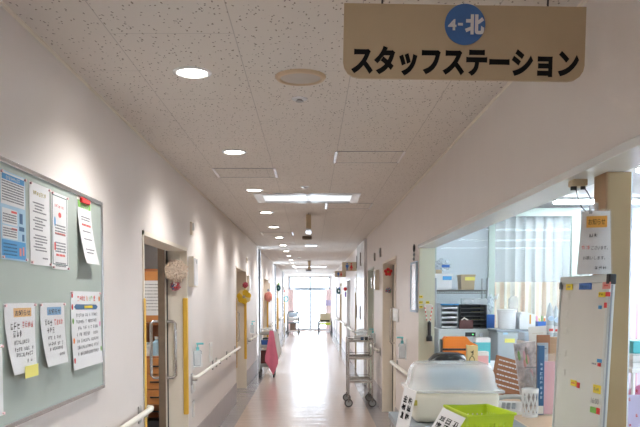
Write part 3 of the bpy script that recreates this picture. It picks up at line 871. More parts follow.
def nameplate(side, y, z0, z1, label, w=.16, out=.05):
    xw = XL if side < 0 else XR
    t = thing('room_nameplate', label, 'name plate', (xw, y, z0), 90 if side < 0 else -90, 'room name plates')
    h = z1 - z0
    MB().box(-w / 2, w / 2, -out, -.0005, 0, h, .004).build('housing', 'frame_cream', t)
    MB().box(-w / 2 + .012, w / 2 - .012, -out - .004, -out, .015, h - .015).build('name_cover', 'white_metal', t)
    MB().box(w * .1, w * .32, -out - .006, -out - .004, h * .78, h * .9).build('number_tab', 'grey_mid', t)
    return t
q = on_x(190.5, 287, XL); q2 = on_x(190.5, 257, XL)
nameplate(-1, q.y, q.z, q2.z, 'cream room name plate between the cream pompom and the scalloped wall light', .24)
nameplate(-1, 13.35, 1.72, 2.0, 'cream room name plate past the yellow flower')
nameplate(-1, 20.1, 1.72, 2.0, 'cream room name plate past the pink pompom')
nameplate(1, 11.1, 1.72, 2.02, 'white room name plate past the red flower door', .2, .06)
nameplate(1, 11.78, 1.75, 1.93, 'small white room name plate before the pale green door', .1)
nameplate(1, 15.9, 1.72, 2.1, 'white room name plate below the first restroom sign', .22, .06)
nameplate(1, 23.9, 1.72, 2.0, 'white room name plate past the red ball')

def call_lamp(side, px, py0, py1, label):
    xw = XL if side < 0 else XR
    a, b = on_x(px, py0, xw), on_x(px, py1, xw)
    t = thing('call_lamp', label, 'call lamp', (xw, a.y, b.z), 90 if side < 0 else -90, 'wall call lamps')
    h = a.z - b.z
    MB().box(-.045, .045, -.022, -.0005, 0, h, .004).build('housing', 'frame_cream' if side < 0 else 'rail_grey', t)
    MB().box(-.03, .03, -.036, -.022, h * .35, h * .9, .004).build('lamp_cover', 'white', t)
call_lamp(-1, 190.5, 222, 235, 'slim call lamp high on the wall above the cream name plate')
call_lamp(-1, 246.3, 258, 263, 'slim call lamp high on the wall past the yellow flower door')
call_lamp(1, 381, 248, 257, 'slim call lamp above the red flower door side of the wall')
call_lamp(1, 375.2, 253, 261, 'slim call lamp above the pale green door')
# switch plates
def switch(px0, px1, py0, py1, label, side=-1):
    xw = XL if side < 0 else XR
    a, b = on_x(px0, py0, xw), on_x(px1, py1, xw); w = abs(b.y - a.y); h = a.z - b.z
    t = thing('wall_switch', label, 'switch', (xw, (a.y + b.y) / 2, b.z), 90 if side < 0 else -90, 'wall switch plates')
    MB().box(-w / 2, w / 2, -.012, -.0005, 0, h, .003).build('plate', 'white', t)
    MB().box(-w * .25, w * .25, -.017, -.012, h * .3, h * .8, .002).build('rocker', 'rail', t)
switch(208.8, 211.6, 343, 361, 'tall white switch plate above the handrail past the open door')
switch(191.2, 194.5, 382, 391, 'small white socket plate under the handrail near the sanitizer')
switch(192, 193.7, 401, 416, 'narrow white plate low on the wall under the handrail')
switch(393.8, 398.8, 308, 322, 'slim cream switch plate between cream door and framed mirror', 1)

# ------------------------------------------------------------------ door decorations
def rosette(t, r, petals, mats, y0=-.02, petal_r=.45, centre=None, name='petal'):
    for i in range(petals):
        a = 2 * math.pi * i / petals + .3
        MB().ball((math.cos(a) * r * .54, y0 + rng.uniform(-.006, .006), math.sin(a) * r * .54), (r * petal_r, .02, r * petal_r), 10, 7).build(name, mats[i % len(mats)], t, True)
    if centre: MB().ball((0, y0 - .016, 0), (r * .22, .014, r * .22), 10, 7).build('flower_centre', centre, t, True)
def ruffled(r, amp, freq, sub=4, seed=0, sq=(1, 1, 1)):
    mb = MB(); bmesh.ops.create_icosphere(mb.bm, subdivisions=sub, radius=1.0)
    for v in mb.bm.verts:
        d = v.co.normalized()
        k = 1 + amp * (abs(noise.noise(d * freq + Vector((seed, 0, 0)))) * 2 - .5)
        v.co = Vector((d.x * sq[0], d.y * sq[1], d.z * sq[2])) * r * k
    return mb
yb = 6.86 - .03 - .001
q = on_y(175.8, 271, yb - .07)
t = thing('pompom', 'cream ruffled pompom with a patterned rosette on the first door jamb', 'decoration', (q.x, yb - .075, q.z))
ruffled(.098, .24, 5, 5, 1, (1, .72, 1.0)).build('ruffle', 'pom_cream', t)
q2 = on_y(175.6, 286, yb - .04)
mb = MB()
o = ruffled(.042, .35, 7, 4, 5, (1, .7, 1)); o.build('rosette', 'fabric_multi', t).location = (q2.x - q.x, .02, q2.z - q.z)
for k in range(9):
    a = k * 2.4; rr = .032 * math.sqrt(k / 9)
    MB().ball((q2.x - q.x + rr * math.cos(a), -.010, q2.z - q.z + rr * math.sin(a)), .009, 8, 6).build('bead', ('white', 'navy', 'red')[k % 3], t, True)
MB().box(-.03, .03, .071, .0745, .085, .16, .003).cyl((0, .04, .095), (0, .073, .105), .004, seg=8).build('hook', 'frame_cream', t)

q = on_y(244, 296.8, 13.0)
t = thing('flower_decoration', 'large yellow fabric flower with a dark ball above on a door jamb', 'decoration', (q.x, 13.02, q.z), 0)
rosette(t, .130, 7, ['petal_yellow', 'petal_yellow', 'petal_pale', 'petal_yellow', 'petal_yellow', 'petal_yellow', 'petal_pale'], -.02, .46, 'box_tan')
ruffled(.05, .3, 6, 3, 2).build('berry_ball', 'fabric_red', t).location = (.02, .01, .205)
MB().tube([(0, .012, .1), (.01, .012, .16), (.02, .012, .2)], .003, 6).build('ribbon', 'green', t)
q = on_y(267.4, 296.7, 19.7)
t = thing('pompom', 'salmon pink paper pompom on a yellow-edged door jamb', 'decoration', (XL + .02, 19.68, q.z))
ruffled(.098, .32, 5, 4, 3, (1, .7, 1.25)).build('ruffle', 'salmon', t)
MB().tube([(0, 0, .12), (0, .01, .16)], .004, 6).ball((0, .01, .17), .035, 10, 7).build('ribbon', 'fabric_bluegrey', t, True)
q = on_y(277.8, 288, 25.8)
t = thing('wreath', 'dark teal wreath on the fourth door jamb down the corridor', 'decoration', (XL + .02, 25.8, q.z))
MB().tube([(.045 * math.cos(a), -.02, .065 * math.sin(a)) for a in [2 * math.pi * k / 16 for k in range(16)]], .040, 8, True).build('wreath_ring', 'teal_dark', t, True)
MB().ball((0, -.03, .14), .04).build('bow', 'green', t, True)
q = on_y(286, 299, 31.9)
t = thing('wreath', 'thin green ring wreath with a red dot near the end window', 'decoration', (XL + .08, 31.9, q.z))
MB().tube([(.085 * math.cos(a), -.02, .11 * math.sin(a)) for a in [2 * math.pi * k / 16 for k in range(16)]], .022, 8, True).build('wreath_ring', 'teal', t, True)
MB().ball((-.09, -.02, .34), .055).tube([(-.09, -.02, .3), (-.05, -.02, .1)], .004, 6).build('berry_ball', 'salmon', t, True)
# right-hand doors
yb = 10.4 - .03 - .001
q = on_y(388, 272, yb)
t = thing('flower_decoration', 'red five-petal flower with yellow centre on the cream door jamb', 'decoration', (q.x, yb - .001, q.z))
rosette(t, .065, 5, ['red'], -.021, .40, 'olive_tape')
q = on_y(388, 290.5, yb)
t = thing('flower_decoration', 'small multicoloured ball ornament below the red flower', 'decoration', (q.x, yb - .035, q.z))
ruffled(.038, .3, 6, 3, 4).build('ruffle', 'fabric_bluegrey', t)
for k in range(8):
    a = k * 2.4; rr = .034 * math.sqrt((k + .5) / 8)
    MB().ball((rr * math.cos(a), -.032 + rr * .4, rr * math.sin(a)), .010, 8, 6).build('bead', ('red', 'green', 'salmon', 'white')[k % 4], t, True)
q = on_y(347.8, 289, 20.6)
t = thing('ball_decoration', 'bright red ball hanging beside a white door', 'decoration', (XR - .06, 20.6, q.z))
MB().ball((0, 0, 0), .052).build('ball', 'red', t, True)
MB().box(-.012, .03, -.005, .005, -.22, -.09).tube([(0, 0, -.05), (.008, 0, -.10)], .004, 6).build('tassel', 'purple', t)
MB().tube([(.02, 0, .05), (.0595, 0, .09)], .003, 6).build('hook', 'steel', t)
q = on_y(339, 291, 25.8)
t = thing('wreath', 'dark wreath on the brown door beyond the restroom signs', 'decoration', (XR - .04, 25.82, q.z))
MB().tube([(.05 * math.cos(a), 0, .075 * math.sin(a)) for a in [2 * math.pi * k / 14 for k in range(14)]], .035, 8, True).build('wreath_ring', 'teal_dark', t, True)
MB().ball((0.02, -.02, .1), .03).build('bow', 'blue', t, True)

# restroom signs sticking out from the right wall
def restroom(px0, px1, py0, py1, label):
    y = 740 * (XR) / (px1 - VPX)
    a, b = on_y(px0, py0, y), on_y(px1, py1, y)
    w, h = XR - a.x - .001, a.z - b.z
    t = thing('restroom_sign', label, 'sign', (XR - .001 - w / 2, y, b.z), group='restroom signs')
    MB().box(-w / 2, w / 2 - .012, -.012, .012, 0, h, .003).build('sign_board', 'sign_beige', t)
    MB().box(w / 2 - .012, w / 2, -.03, .03, h * .1, h * .9).build('wall_bracket', 'aluminium', t)
    def fig(x, skirt, m):
        mb = MB(); s = h
        mb.cyl((x, -.0145, s * .80), (x, -.0122, s * .80), s * .085, seg=14)
        if skirt: mb.prism([(x - s * .06, s * .68), (x + s * .06, s * .68), (x + s * .19, s * .30), (x - s * .19, s * .30)], -.0145, -.0122)
        else: mb.prism([(x - s * .17, s * .68), (x + s * .17, s * .68), (x + s * .16, s * .40), (x + s * .09, s * .40), (x + s * .09, s * .3), (x - s * .09, s * .3), (x - s * .09, s * .40), (x - s * .16, s * .40)], -.0145, -.0122)
        for q in (-.05, .05): mb.box(x + s * (q - .035), x + s * (q + .035), -.0145, -.0122, s * .08, s * .31)
        mb.build('pictogram', m, t)
    fig(-w * .19, False, 'blue'); fig(w * .06, True, 'red')
restroom(342, 358.5, 262, 271, 'tan restroom sign with blue man and red woman, the larger one')
restroom(334.8, 346, 271, 277, 'tan restroom sign with blue man and red woman, the smaller farther one')

# mirror panel beside the station opening
q0, q1 = on_x(412.3, 262, XR), on_x(418, 312, XR)
yc, wd = (q0.y + q1.y) / 2, abs(q0.y - q1.y)
t = thing('framed_mirror', 'tall narrow blue-framed mirror on the wall beside the station opening', 'mirror', (XR, yc, on_x(415, 312, XR).z), -90)
h = on_x(415, 262, XR).z - t.location.z
mb = MB(); wd = max(.2, wd - .03)
mb.box(-wd / 2, wd / 2, -.022, -.0005, 0, .02).box(-wd / 2, wd / 2, -.022, -.0005, h - .02, h).box(-wd / 2, -wd / 2 + .02, -.022, -.0005, .02, h - .02).box(wd / 2 - .02, wd / 2, -.022, -.0005, .02, h - .02)
mb.build('frame', 'blue_pale', t)
MB().box(-wd / 2 + .02, wd / 2 - .02, -.016, -.0006, .02, h - .02).build('mirror_glass', 'aluminium', t)
q = on_x(415.5, 244, XR)
t = thing('hanging_ornament', 'small black dangling ornament above the blue-framed mirror', 'ornament', (XR - .014, q.y, q.z))
L_ = q.z - on_x(415.5, 261, XR).z
MB().ball((0, 0, -L_ * .25), (.012, .02, L_ * .24), 8, 6).build('charm', 'black', t, True)
MB().ball((0, 0, -L_ * .62), (.011, .02, L_ * .09), 8, 6).ball((0, .015, -L_ * .88), (.011, .018, L_ * .10), 8, 6).tube([(0, 0, 0), (0, 0, -L_ * .85)], .004, 6).build('tassel', 'grey_mid', t, True)

# ------------------------------------------------------------------ ward locker seen through the open door
t = thing('ward_locker', 'reddish wooden locker with drawers inside the room behind the sliding door', 'locker', (-1.85, 7.7, 0))
lw, lz = .86, on_y(153, 268, 7.7).z
for sx_ in (-1, 1): MB().box(min(sx_ * lw / 2, sx_ * (lw / 2 - .02)), max(sx_ * lw / 2, sx_ * (lw / 2 - .02)), 0, .5, 0, lz).build('side_panel', 'locker_wood', t)
MB().box(-lw / 2 + .02, lw / 2 - .02, .48, .5, .03, lz).build('back_panel', 'locker_wood', t)
for z in (.03, .47, .98, 1.33, lz - .02): MB().box(-lw / 2 + .02, lw / 2 - .02, 0, .48, z - .01, z + .012).build('shelf', 'locker_wood', t)
MB().box(-lw / 2 + .022, lw / 2 - .022, -.012, .0, 1.35, lz - .034).build('door_front', 'locker_orange', t)
for z0, z1 in ((.49, .64), (.65, .80), (.81, .97)):
    d = MB().box(-lw / 2 + .022, lw / 2 - .022, -.015, .0, z0, z1).build('drawer', 'locker_orange', t)
    MB().box(lw * .2, lw * .36, -.03, -.015, (z0 + z1) / 2 - .008, (z0 + z1) / 2 + .008).build('drawer_pull', 'black', d)
t = thing('room_note', 'white sheet of small writing on the wooden locker', 'notice', (-1.66, 7.686, 1.42))
MB().box(-.08, .13, -.002, 0, 0, .36).build('sheet', 'paper', t)
mb = MB()
for k in range(9): dashes(mb, -.06, .11, .32 - k * .033, .008, -.0024)
mb.build('lettering', 'ink_grey', t)
for i, (x, c, r_, h) in enumerate(((-1.63, 'blue_light', .04, .2), (-1.72, 'white', .045, .14), (-1.80, 'navy', .04, .17))):
    t = thing('toiletry_bottle', ('light blue', 'white', 'navy')[i] + ' toiletry bottle on the locker shelf behind the sliding door', 'bottle', (x, 7.8, .993), group='bottles in the ward locker')
    MB().lathe([(r_, 0), (r_, h * .7), (r_ * .45, h * .82), (r_ * .45, h * .86)], 16).build('bottle', c, t, True)
    MB().cyl((0, 0, h * .86), (0, 0, h), r_ * .5).build('cap', 'white', t, True)
t = thing('holdall', 'black bag standing in the bottom of the wooden locker', 'bag', (-1.68, 7.78, .042))
MB().box(-.16, .16, -.02, .2, 0, .27, .05).build('bag_body', 'black', t, True)
MB().tube([(-.07, .05, .26), (-.06, .05, .35), (.06, .05, .35), (.07, .05, .26)], .010, 8).build('handle', 'black', t, True)

# ------------------------------------------------------------------ carts, wheelchairs down the corridor
def caster(parent, x, y, r, name='caster', swivel=.03, face=False):
    if face:   # wheel turned so that its disc faces along the corridor
        c = MB().cyl((x, y - .014, r), (x, y + .014, r), r, seg=24).build(name, 'rubber', parent, True)
        MB().cyl((x, y - .017, r), (x, y + .017, r), r * .72, seg=20).build('hub', 'grey', c, True)
        MB().box(x - .012, x + .012, y - .024, y + .024, r * 1.2, r * 2.1).cyl((x, y, r * 2), (x, y, r * 2 + swivel), .013).build('fork', 'dark_steel', c)
        return c
    c = MB().cyl((x - .014, y, r), (x + .014, y, r), r, seg=20).build(name, 'rubber', parent, True)
    MB().cyl((x - .016, y, r), (x + .016, y, r), r * .55, seg=16).build('hub', 'grey', c, True)
    MB().box(x - .024, x + .024, y - .012, y + .012, r, r * 2.1).cyl((x, y, r * 2), (x, y, r * 2 + swivel), .011).build('fork', 'dark_steel', c)
    return c
# stainless trolley
a = on_z(348.3, 407, 0); b = on_z(372.6, 407.5, 0)
x0, x1 = a.x + .005, on_z(377, 407, 0).x - .07
y0, y1 = a.y, a.y + .62
t = thing('steel_trolley', 'stainless steel three-shelf trolley on casters against the wall', 'trolley', ((x0 + x1) / 2, (y0 + y1) / 2, 0))
hx, hy = (x1 - x0) / 2, (y1 - y0) / 2
for sx in (-1, 1):
    for sy in (-1, 1):
        MB().cyl((sx * hx, sy * hy, .16), (sx * hx, sy * hy, 1.0), .0125).build('post', 'steel', t, True)
        caster(t, sx * hx, sy * hy, .060, face=True)
for z in (.355, .70, .955):
    mb = MB(); mb.box(-hx, hx, -hy, hy, z, z + .006)
    mb.box(-hx, hx, -hy - .004, -hy + .004, z, z + .03).box(-hx, hx, hy - .004, hy + .004, z, z + .03).box(-hx - .004, -hx + .004, -hy, hy, z, z + .03).box(hx - .004, hx + .004, -hy, hy, z, z + .03)
    mb.build('shelf', 'steel', t)
    MB().tube([(-hx, -hy, z + .055), (hx, -hy, z + .055), (hx, hy, z + .055), (-hx, hy, z + .055)], .006, 8, True).build('guard_rail', 'steel', t, True)
tx, ty = t.location.x, t.location.y
def glovebox(x, y, z, label, m, sz=(.12, .22, .08), group='boxes on the steel trolley'):
    o = thing('glove_box', label, 'box', (x, y, z), group=group)
    MB().box(-sz[0], sz[0], -sz[1] / 2, sz[1] / 2, 0, sz[2], .004).build('carton', m, o)
    MB().box(-sz[0] * .6, sz[0] * .6, -sz[1] * .2, sz[1] * .2, sz[2], sz[2] + .004).build('opening', 'grey_light', o)
    return o
glovebox(tx + .03, ty + .02, .962, 'white glove box lying on the top shelf of the steel trolley', 'white', (.11, .24, .075))
o = thing('storage_bag', 'clear crumpled plastic bag over the white box on the trolley', 'bag', (tx + .03, ty + .02, 1.042))
ruffled(.085, .25, 4, 3, 8, (1.15, 1.1, .55)).build('bag_film', 'bag_plastic', o).location = (0, 0, .05)
for dx, m_, nm in ((.06, 'black', 'black'), (.0, 'navy', 'navy blue')):
    o = thing('pen_cup', nm + ' cup at the front of the trolley top shelf', 'cup', (tx + dx + .03, ty - .22, .962), group='cups on the steel trolley')
    MB().lathe([(.022, 0), (.026, .06), (.022, .06), (.019, .006), (.0, .006)], 16).build('cup', m_, o, True)

# linen / cleaning cart on the left
yc = 15.1
t = thing('cleaning_cart', 'grey cleaning cart with shelves of supplies beside the corridor wall', 'cart', (-.895, yc, 0))
hx, hy = .14, .24
for sx in (-1, 1):
    for sy in (-1, 1):
        MB().cyl((sx * hx, sy * hy, .12), (sx * hx, sy * hy, .93), .012).build('post', 'grey_light', t, True)
        caster(t, sx * hx, sy * hy, .06)
for z in (.22, .60, .86): MB().box(-hx, hx, -hy, hy, z, z + .02).box(-hx, hx, -hy, -hy + .012, z, z + .06).build('shelf', 'grey_light', t)
MB().tube([(-hx, -hy, .93), (-hx, -hy - .05, .97), (hx, -hy - .05, .97), (hx, -hy, .93)], .010, 8).build('push_handle', 'aluminium', t, True)
for x, y, z, w, d, h, m_, nm, lb in ((-.02, -.1, .621, .10, .12, .13, 'blue', 'supply_box', 'blue supply box on the middle shelf of the cleaning cart'), (.0, .1, .621, .11, .1, .16, 'teal_dark', 'supply_box', 'dark green supply box at the back of the cleaning cart'),
                                     (-.06, -.12, .241, .07, .1, .30, 'maroon', 'detergent_can', 'dark red can on the bottom shelf of the cleaning cart'), (.05, -.05, .241, .04, .06, .27, 'blue_light', 'detergent_can', 'pale blue can on the bottom shelf of the cleaning cart'),
                                     (.0, .0, .881, .09, .12, .10, 'cream', 'supply_box', 'cream box on top of the cleaning cart')):
    o = thing(nm, lb, 'container', (-.895 + x, yc + y, z), group='supplies on the cleaning cart')
    MB().box(-w * .9, w * .9, -d / 2, d / 2, 0, h, .008).build('body', m_, o)
    MB().box(-w * .5, w * .5, -d * .3, d * .3, h, h + .015, .003).build('lid', 'grey_light', o)
def hanging_cloth(name, label, m, x, y, ztop, w0, w1, zbot, ph):
    o = thing(name, label, 'cloth', (x, y, ztop), group='cloths on the cleaning cart')
    g = []
    for i in range(13):
        u = i / 12 - .5; col = []
        for j in range(11):
            v = j / 10
            w = w0 + (w1 - w0) * min(1, v * 1.35)
            zz = -v * (ztop - zbot) * (1 - v * (.32 * max(0, .15 - u) * 1.5 + .50 * max(0, u - .15) * 1.5))
            col.append((u * w, -.012 - .02 * math.sin(u * 9 + ph) * v - .01 * v, zz))
        g.append(col)
    MB().sheet(g, .004).build('drape', m, o, True)
hanging_cloth('hanging_towel', 'bright pink towel hanging down from the cleaning cart', 'pink_cloth', -.79, yc - .31, .95, .08, .26, .06, 0)
hanging_cloth('hanging_towel', 'white towel hanging behind the pink towel on the cart', 'white', -.70, yc - .27, .93, .06, .22, .35, 1.4)
o = thing('supply_bag', 'dark green bag hanging at the back of the cleaning cart', 'bag', (-.70, yc + .1, .55))
MB().box(-.035, .035, -.1, .1, 0, .32, .02).build('bag_body', 'teal_dark', o, True)
MB().tube([(0, -.05, .31), (0, 0, .40), (0, .05, .31)], .006, 6).build('strap', 'black', o, True)

# wheelchairs near the end window
def wheelchair(x, y, label, tall=False):
    t = thing('wheelchair', label, 'wheelchair', (x, y, 0))
    if tall:   # shower-type chair: small casters, tall rounded back
        for sx in (-1, 1):
            for sy in (-1, 1): caster(t, sx * .25, sy * .24, .07, face=True)
        mb = MB()
        for sx in (-1, 1):
            mb.tube([(sx * .25, -.24, .14), (sx * .25, -.24, .62), (sx * .27, -.2, .66), (sx * .27, .2, .66)], .026, 8)
        mb.build('arm_frame', 'grey_mid', t, True)
        MB().tube([(-.25, .24, .14), (-.25, .24, .86), (-.2, .25, .96), (-.1, .25, 1.0), (.1, .25, 1.0), (.2, .25, .96), (.25, .24, .86), (.25, .24, .14)], .034, 10).build('back_frame', 'grey_mid', t, True)
        MB().box(-.2, .2, .2, .25, .74, .95, .03).build('back_pad', 'blue_pale', t, True)
        MB().box(-.22, .22, .19, .25, .56, .73, .02).build('backrest', 'white', t, True)
        MB().box(-.25, .25, -.24, .22, .46, .53, .02).build('seat', 'grey_mid', t, True)
        MB().box(-.14, .14, -.1, .15, .16, .46, .03).build('bucket', 'brown_bag', t, True)
        MB().box(-.22, .22, -.28, -.1, .09, .13, .01).build('footrest', 'white', t)
    else:
        for sx in (-1, 1):
            w = MB(); w.tube([(sx * .30, .12 + .29 * math.cos(k * math.pi / 12), .29 + .29 * math.sin(k * math.pi / 12)) for k in range(24)], .026, 8, True)
            for k in range(8): w.cyl((sx * .30, .12, .29), (sx * .30, .12 + .28 * math.cos(k * math.pi / 4), .29 + .28 * math.sin(k * math.pi / 4)), .004, seg=6)
            w.build('wheel', 'charcoal', t, True)
            caster(t, sx * .24, -.32, .075)
            MB().tube([(sx * .25, -.3, .18), (sx * .25, -.3, .66), (sx * .25, .2, .66), (sx * .25, .22, .30)], .02, 8).tube([(sx * .25, .2, .3), (sx * .25, .22, .92), (sx * .25, .34, .95)], .013, 8).build('side_frame', 'steel', t, True)
            MB().box(sx * .25 - .03, sx * .25 + .03, -.22, .12, .665, .69, .008).build('armrest', 'black', t)
            MB().box(sx * .14 - .08, sx * .14 + .08, -.52, -.36, .10, .12, .005).tube([(sx * .2, -.3, .4), (sx * .18, -.42, .11)], .011, 8).build('footrest', 'grey', t)
        MB().box(-.23, .23, .17, .21, .52, .93, .015).build('backrest', 'wheelchair_tan', t, True)
        MB().box(-.20, .20, .155, .17, .55, .62).build('back_band', 'black', t)
        MB().box(-.235, .235, -.25, .17, .42, .50, .02).build('seat', 'lime', t, True)
    return t
wheelchair(on_z(293.5, 333, 0).x, 33.2, 'tall grey chair on casters with pale blue back pad near the end window', True)
wheelchair(on_z(325.5, 334, 0).x - .02, 32.7, 'wheelchair with tan backrest and lime green seat near the end window')
t = thing('overbed_table', 'thin white T-shaped table standing before the end window', 'table', (-.05, 34.6, 0))
MB().box(-.26, .26, -.2, .2, .96, .985, .005).build('tabletop', 'white', t)
MB().box(.17, .21, -.03, .03, .08, .96).build('column', 'white_metal', t)
MB().box(-.2, .22, -.25, -.21, .05, .08).box(-.2, .22, .21, .25, .05, .08).box(.17, .21, -.21, .21, .05, .08).build('base', 'white_metal', t)
for x, y in ((-.19, -.23), (.21, -.23), (-.19, .23), (.21, .23)): MB().cyl((x - .01, y, .025), (x + .01, y, .025), .025).build('caster', 'rubber', t, True)
t = thing('floor_lamp', 'lamp with pale lavender shade beside the end window curtain', 'lamp', (.80, 35.0, 0))
MB().lathe([(.14, 0), (.14, .02), (.02, .035), (.0, .035)], 20).build('base', 'white_metal', t, True)
MB().cyl((0, 0, .03), (0, 0, 1.3), .012).build('pole', 'white_metal', t, True)
MB().lathe([(.15, 1.24), (.13, 1.5), (.124, 1.5), (.144, 1.24)], 24).build('lamp_shade', 'lavender', t, True)
curtain('window_curtain', 'pale rose curtain drawn to the corner at the wheelchair with blue pad', -1.09, -.82, YEND - .1, .08, 2.02, .03, .09, 'curtain_rose', group='end window curtains')
curtain('window_curtain', 'pale rose curtain drawn to the corner beside the lavender lamp', .72, .95, YEND - .1, .08, 2.02, .03, .09, 'curtain_rose', group='end window curtains')

# ------------------------------------------------------------------ station counter, post, whiteboard
CZ = 1.0
t = thing('station_counter', 'wooden service counter of the staff station along the corridor opening', 'counter', (1.26, 4.0, 0))
MB().box(-.24, .26, -2.95, 2.93, CZ - .035, CZ, .003).build('countertop', 'wood_counter', t)
MB().box(-.255, -.24, -2.95, 2.93, CZ - .04, CZ + .001, .002).build('edge_band', 'wood_edge', t)
MB().box(-.10, .20, -2.9, 2.9, 0.001, CZ - .036).build('cabinet_body', 'wood_panel', t)

t = thing('wooden_post', 'beige wooden post rising from the counter to the opening head', 'post', (1.145, 2.81, CZ + .0005))
MB().box(-.050, .035, -.06, .06, 0, 2.063 - CZ).build('post_body', 'post_wood', t)
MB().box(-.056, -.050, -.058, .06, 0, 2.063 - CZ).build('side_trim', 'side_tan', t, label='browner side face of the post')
MB().box(.035, .045, -.05, .05, 0, 2.063 - CZ).build('metal_edge', 'aluminium', t)

# whiteboard leaning against the post, facing the corridor
BL, BR = on_y(563.5, 277, 2.98), on_y(613.5, 274.5, 2.60)
zt = (BL.z + BR.z) / 2; H = zt - CZ - .002
lean = .030
base_l, base_r = Vector((BL.x - lean, 2.98, CZ + .002)), Vector((BR.x - lean, 2.60, CZ + .002))
wv = base_r - base_l; Wd = wv.length; ang = math.atan2(wv.y, wv.x)
tb = thing('whiteboard', 'tall whiteboard with small coloured magnets leaning on the counter against the post', 'whiteboard', (base_l + base_r) / 2)
up = Vector((lean, 0, H)).normalized(); xax = wv.normalized(); yax = up.cross(xax).normalized(); up = xax.cross(yax)
tb.rotation_euler = Matrix((xax, yax, up)).transposed().to_euler()
Hb = math.sqrt(H * H + lean * lean)
MB().box(-Wd / 2 + .01, Wd / 2 - .01, -.008, .006, .012, Hb - .012).build('board_panel', 'board_white', tb)
mb = MB(); mb.box(-Wd / 2, Wd / 2, -.012, .012, 0, .02, .003).box(-Wd / 2, Wd / 2, -.012, .012, Hb - .03, Hb, .003).box(-Wd / 2, -Wd / 2 + .012, -.012, .012, .015, Hb - .015, .003)
mb.box(Wd / 2 - .02, Wd / 2, -.012, .012, .015, Hb - .015, .003).build('frame', 'grey_light', tb)
MB().box(Wd / 2 - .022, Wd / 2 + .003, -.0135, .0135, Hb - .035, Hb + .002, .004).build('corner_cap', 'black', tb)
MB().box(-Wd / 2 - .003, -Wd / 2 + .02, -.0145, .0145, Hb - .05, Hb - .02, .004).build('corner_cap', 'charcoal', tb)
MB().box(Wd / 2, Wd / 2 + .002, -.004, .002, .0, Hb - .036).build('edge_strip', 'grey_mid', tb)
def on_board(px, py):
    d = ray(px, py); o = Vector((0, 0, EYE)); n = yax; p0 = (base_l + base_r) / 2 + yax * -.008
    tt = (p0 - o).dot(n) / d.dot(n); w_ = o + d * tt - (base_l + base_r) / 2
    return w_.dot(xax), w_.dot(up)
def magnet(px0, py0, px1, py1, m, label, th=.004, name='magnet_label'):
    x0, z0 = on_board(px0, (py0 + py1) / 2); x1, z1 = on_board(px1, (py0 + py1) / 2)
    xm = (px0 + px1) / 2; za, zb = on_board(xm, py1)[1], on_board(xm, py0)[1]
    o = thing(name, label, 'magnet', (0, 0, 0), group='magnets on the whiteboard')
    o.matrix_world = tb.matrix_basis @ Matrix.Translation(((x0 + x1) / 2, -.0085, (za + zb) / 2))
    w, h = abs(x1 - x0) / 2, abs(zb - za) / 2
    MB().box(-w, w, -th, 0, -h, h, .0008).build('magnet_body', m, o)
    return o, w, h
o, w, h = magnet(567, 284, 573, 290, 'yellow', 'yellow magnet label at the top corner of the whiteboard')
dashes(mb := MB(), -w * .6, w * .6, 0, h * .4, -.0041); mb.build('lettering', 'ink_grey', o)
o, w, h = magnet(580, 283, 592, 289.5, 'blue', 'wide blue magnet label at the top of the whiteboard')
glyph_row(mb := MB(), -w * .8, w * .8, 0, h * .9, -.0041); mb.build('lettering', 'navy', o)
o, w, h = magnet(603.5, 282, 611, 289, 'salmon', 'red magnet label at the top of the whiteboard')
dashes(mb := MB(), -w * .5, w * .5, 0, h * .4, -.0041); mb.build('lettering', 'ink_red', o)
o, w, h = magnet(599.5, 292, 606, 297, 'yellow', 'yellow magnet label with writing below the red one')
glyph_row(mb := MB(), -w * .8, w * .8, 0, h * 1.0, -.0041); mb.build('lettering', 'ink', o)
magnet(606.5, 292, 610.5, 296.5, 'red', 'small red magnet beside the yellow label')
magnet(605, 302.5, 608, 308, 'red', 'small dark red magnet in the upper half of the whiteboard')
magnet(599.3, 305.5, 602, 309, 'blue_bright', 'tiny blue magnet in the upper half of the whiteboard')
magnet(598, 359, 602.5, 362.5, 'blue_bright', 'small blue magnet halfway down the whiteboard')
magnet(598.5, 363, 601, 366.5, 'red', 'tiny red magnet under the small blue one')
o, w, h = magnet(571.5, 380, 577, 386, 'yellow', 'yellow magnet label in the lower middle of the whiteboard')
dashes(mb := MB(), -w * .6, w * .6, 0, h * .4, -.0041); mb.build('lettering', 'ink_red', o)
magnet(577.6, 382.5, 580, 388, 'red', 'narrow red magnet beside the lower middle yellow label')
o, w, h = magnet(594, 385, 602, 393.5, 'yellow', 'large yellow magnet label low on the whiteboard')
glyph_row(mb := MB(), -w * .8, w * .8, 0, h * .8, -.0041); mb.build('lettering', 'ink_grey', o)
magnet(591, 407, 597, 413, 'green', 'green magnet label low on the whiteboard')
magnet(597.2, 408, 601, 414.5, 'red', 'red magnet label beside the low green one')
# thin vertical row of clip holders and the handwritten time
for py in (296, 314, 331, 353, 372):
    x, z = on_board(568 - (py - 296) * .055, py)
    MB().box(x - .012, x + .012, -.0105, -.008, z - .012, z + .012, .0005).build('clip_holder', 'board_white', tb)
x, z = on_board(595, 401)
text('handwriting', '16:00', .03, 'ink_grey', tb, x, -.0088, z, width=.055)
x, z = on_board(596, 364)
dashes(mb := MB(), x - .03, x, z, .006, -.0082); mb.build('handwriting', 'ink_grey', tb)

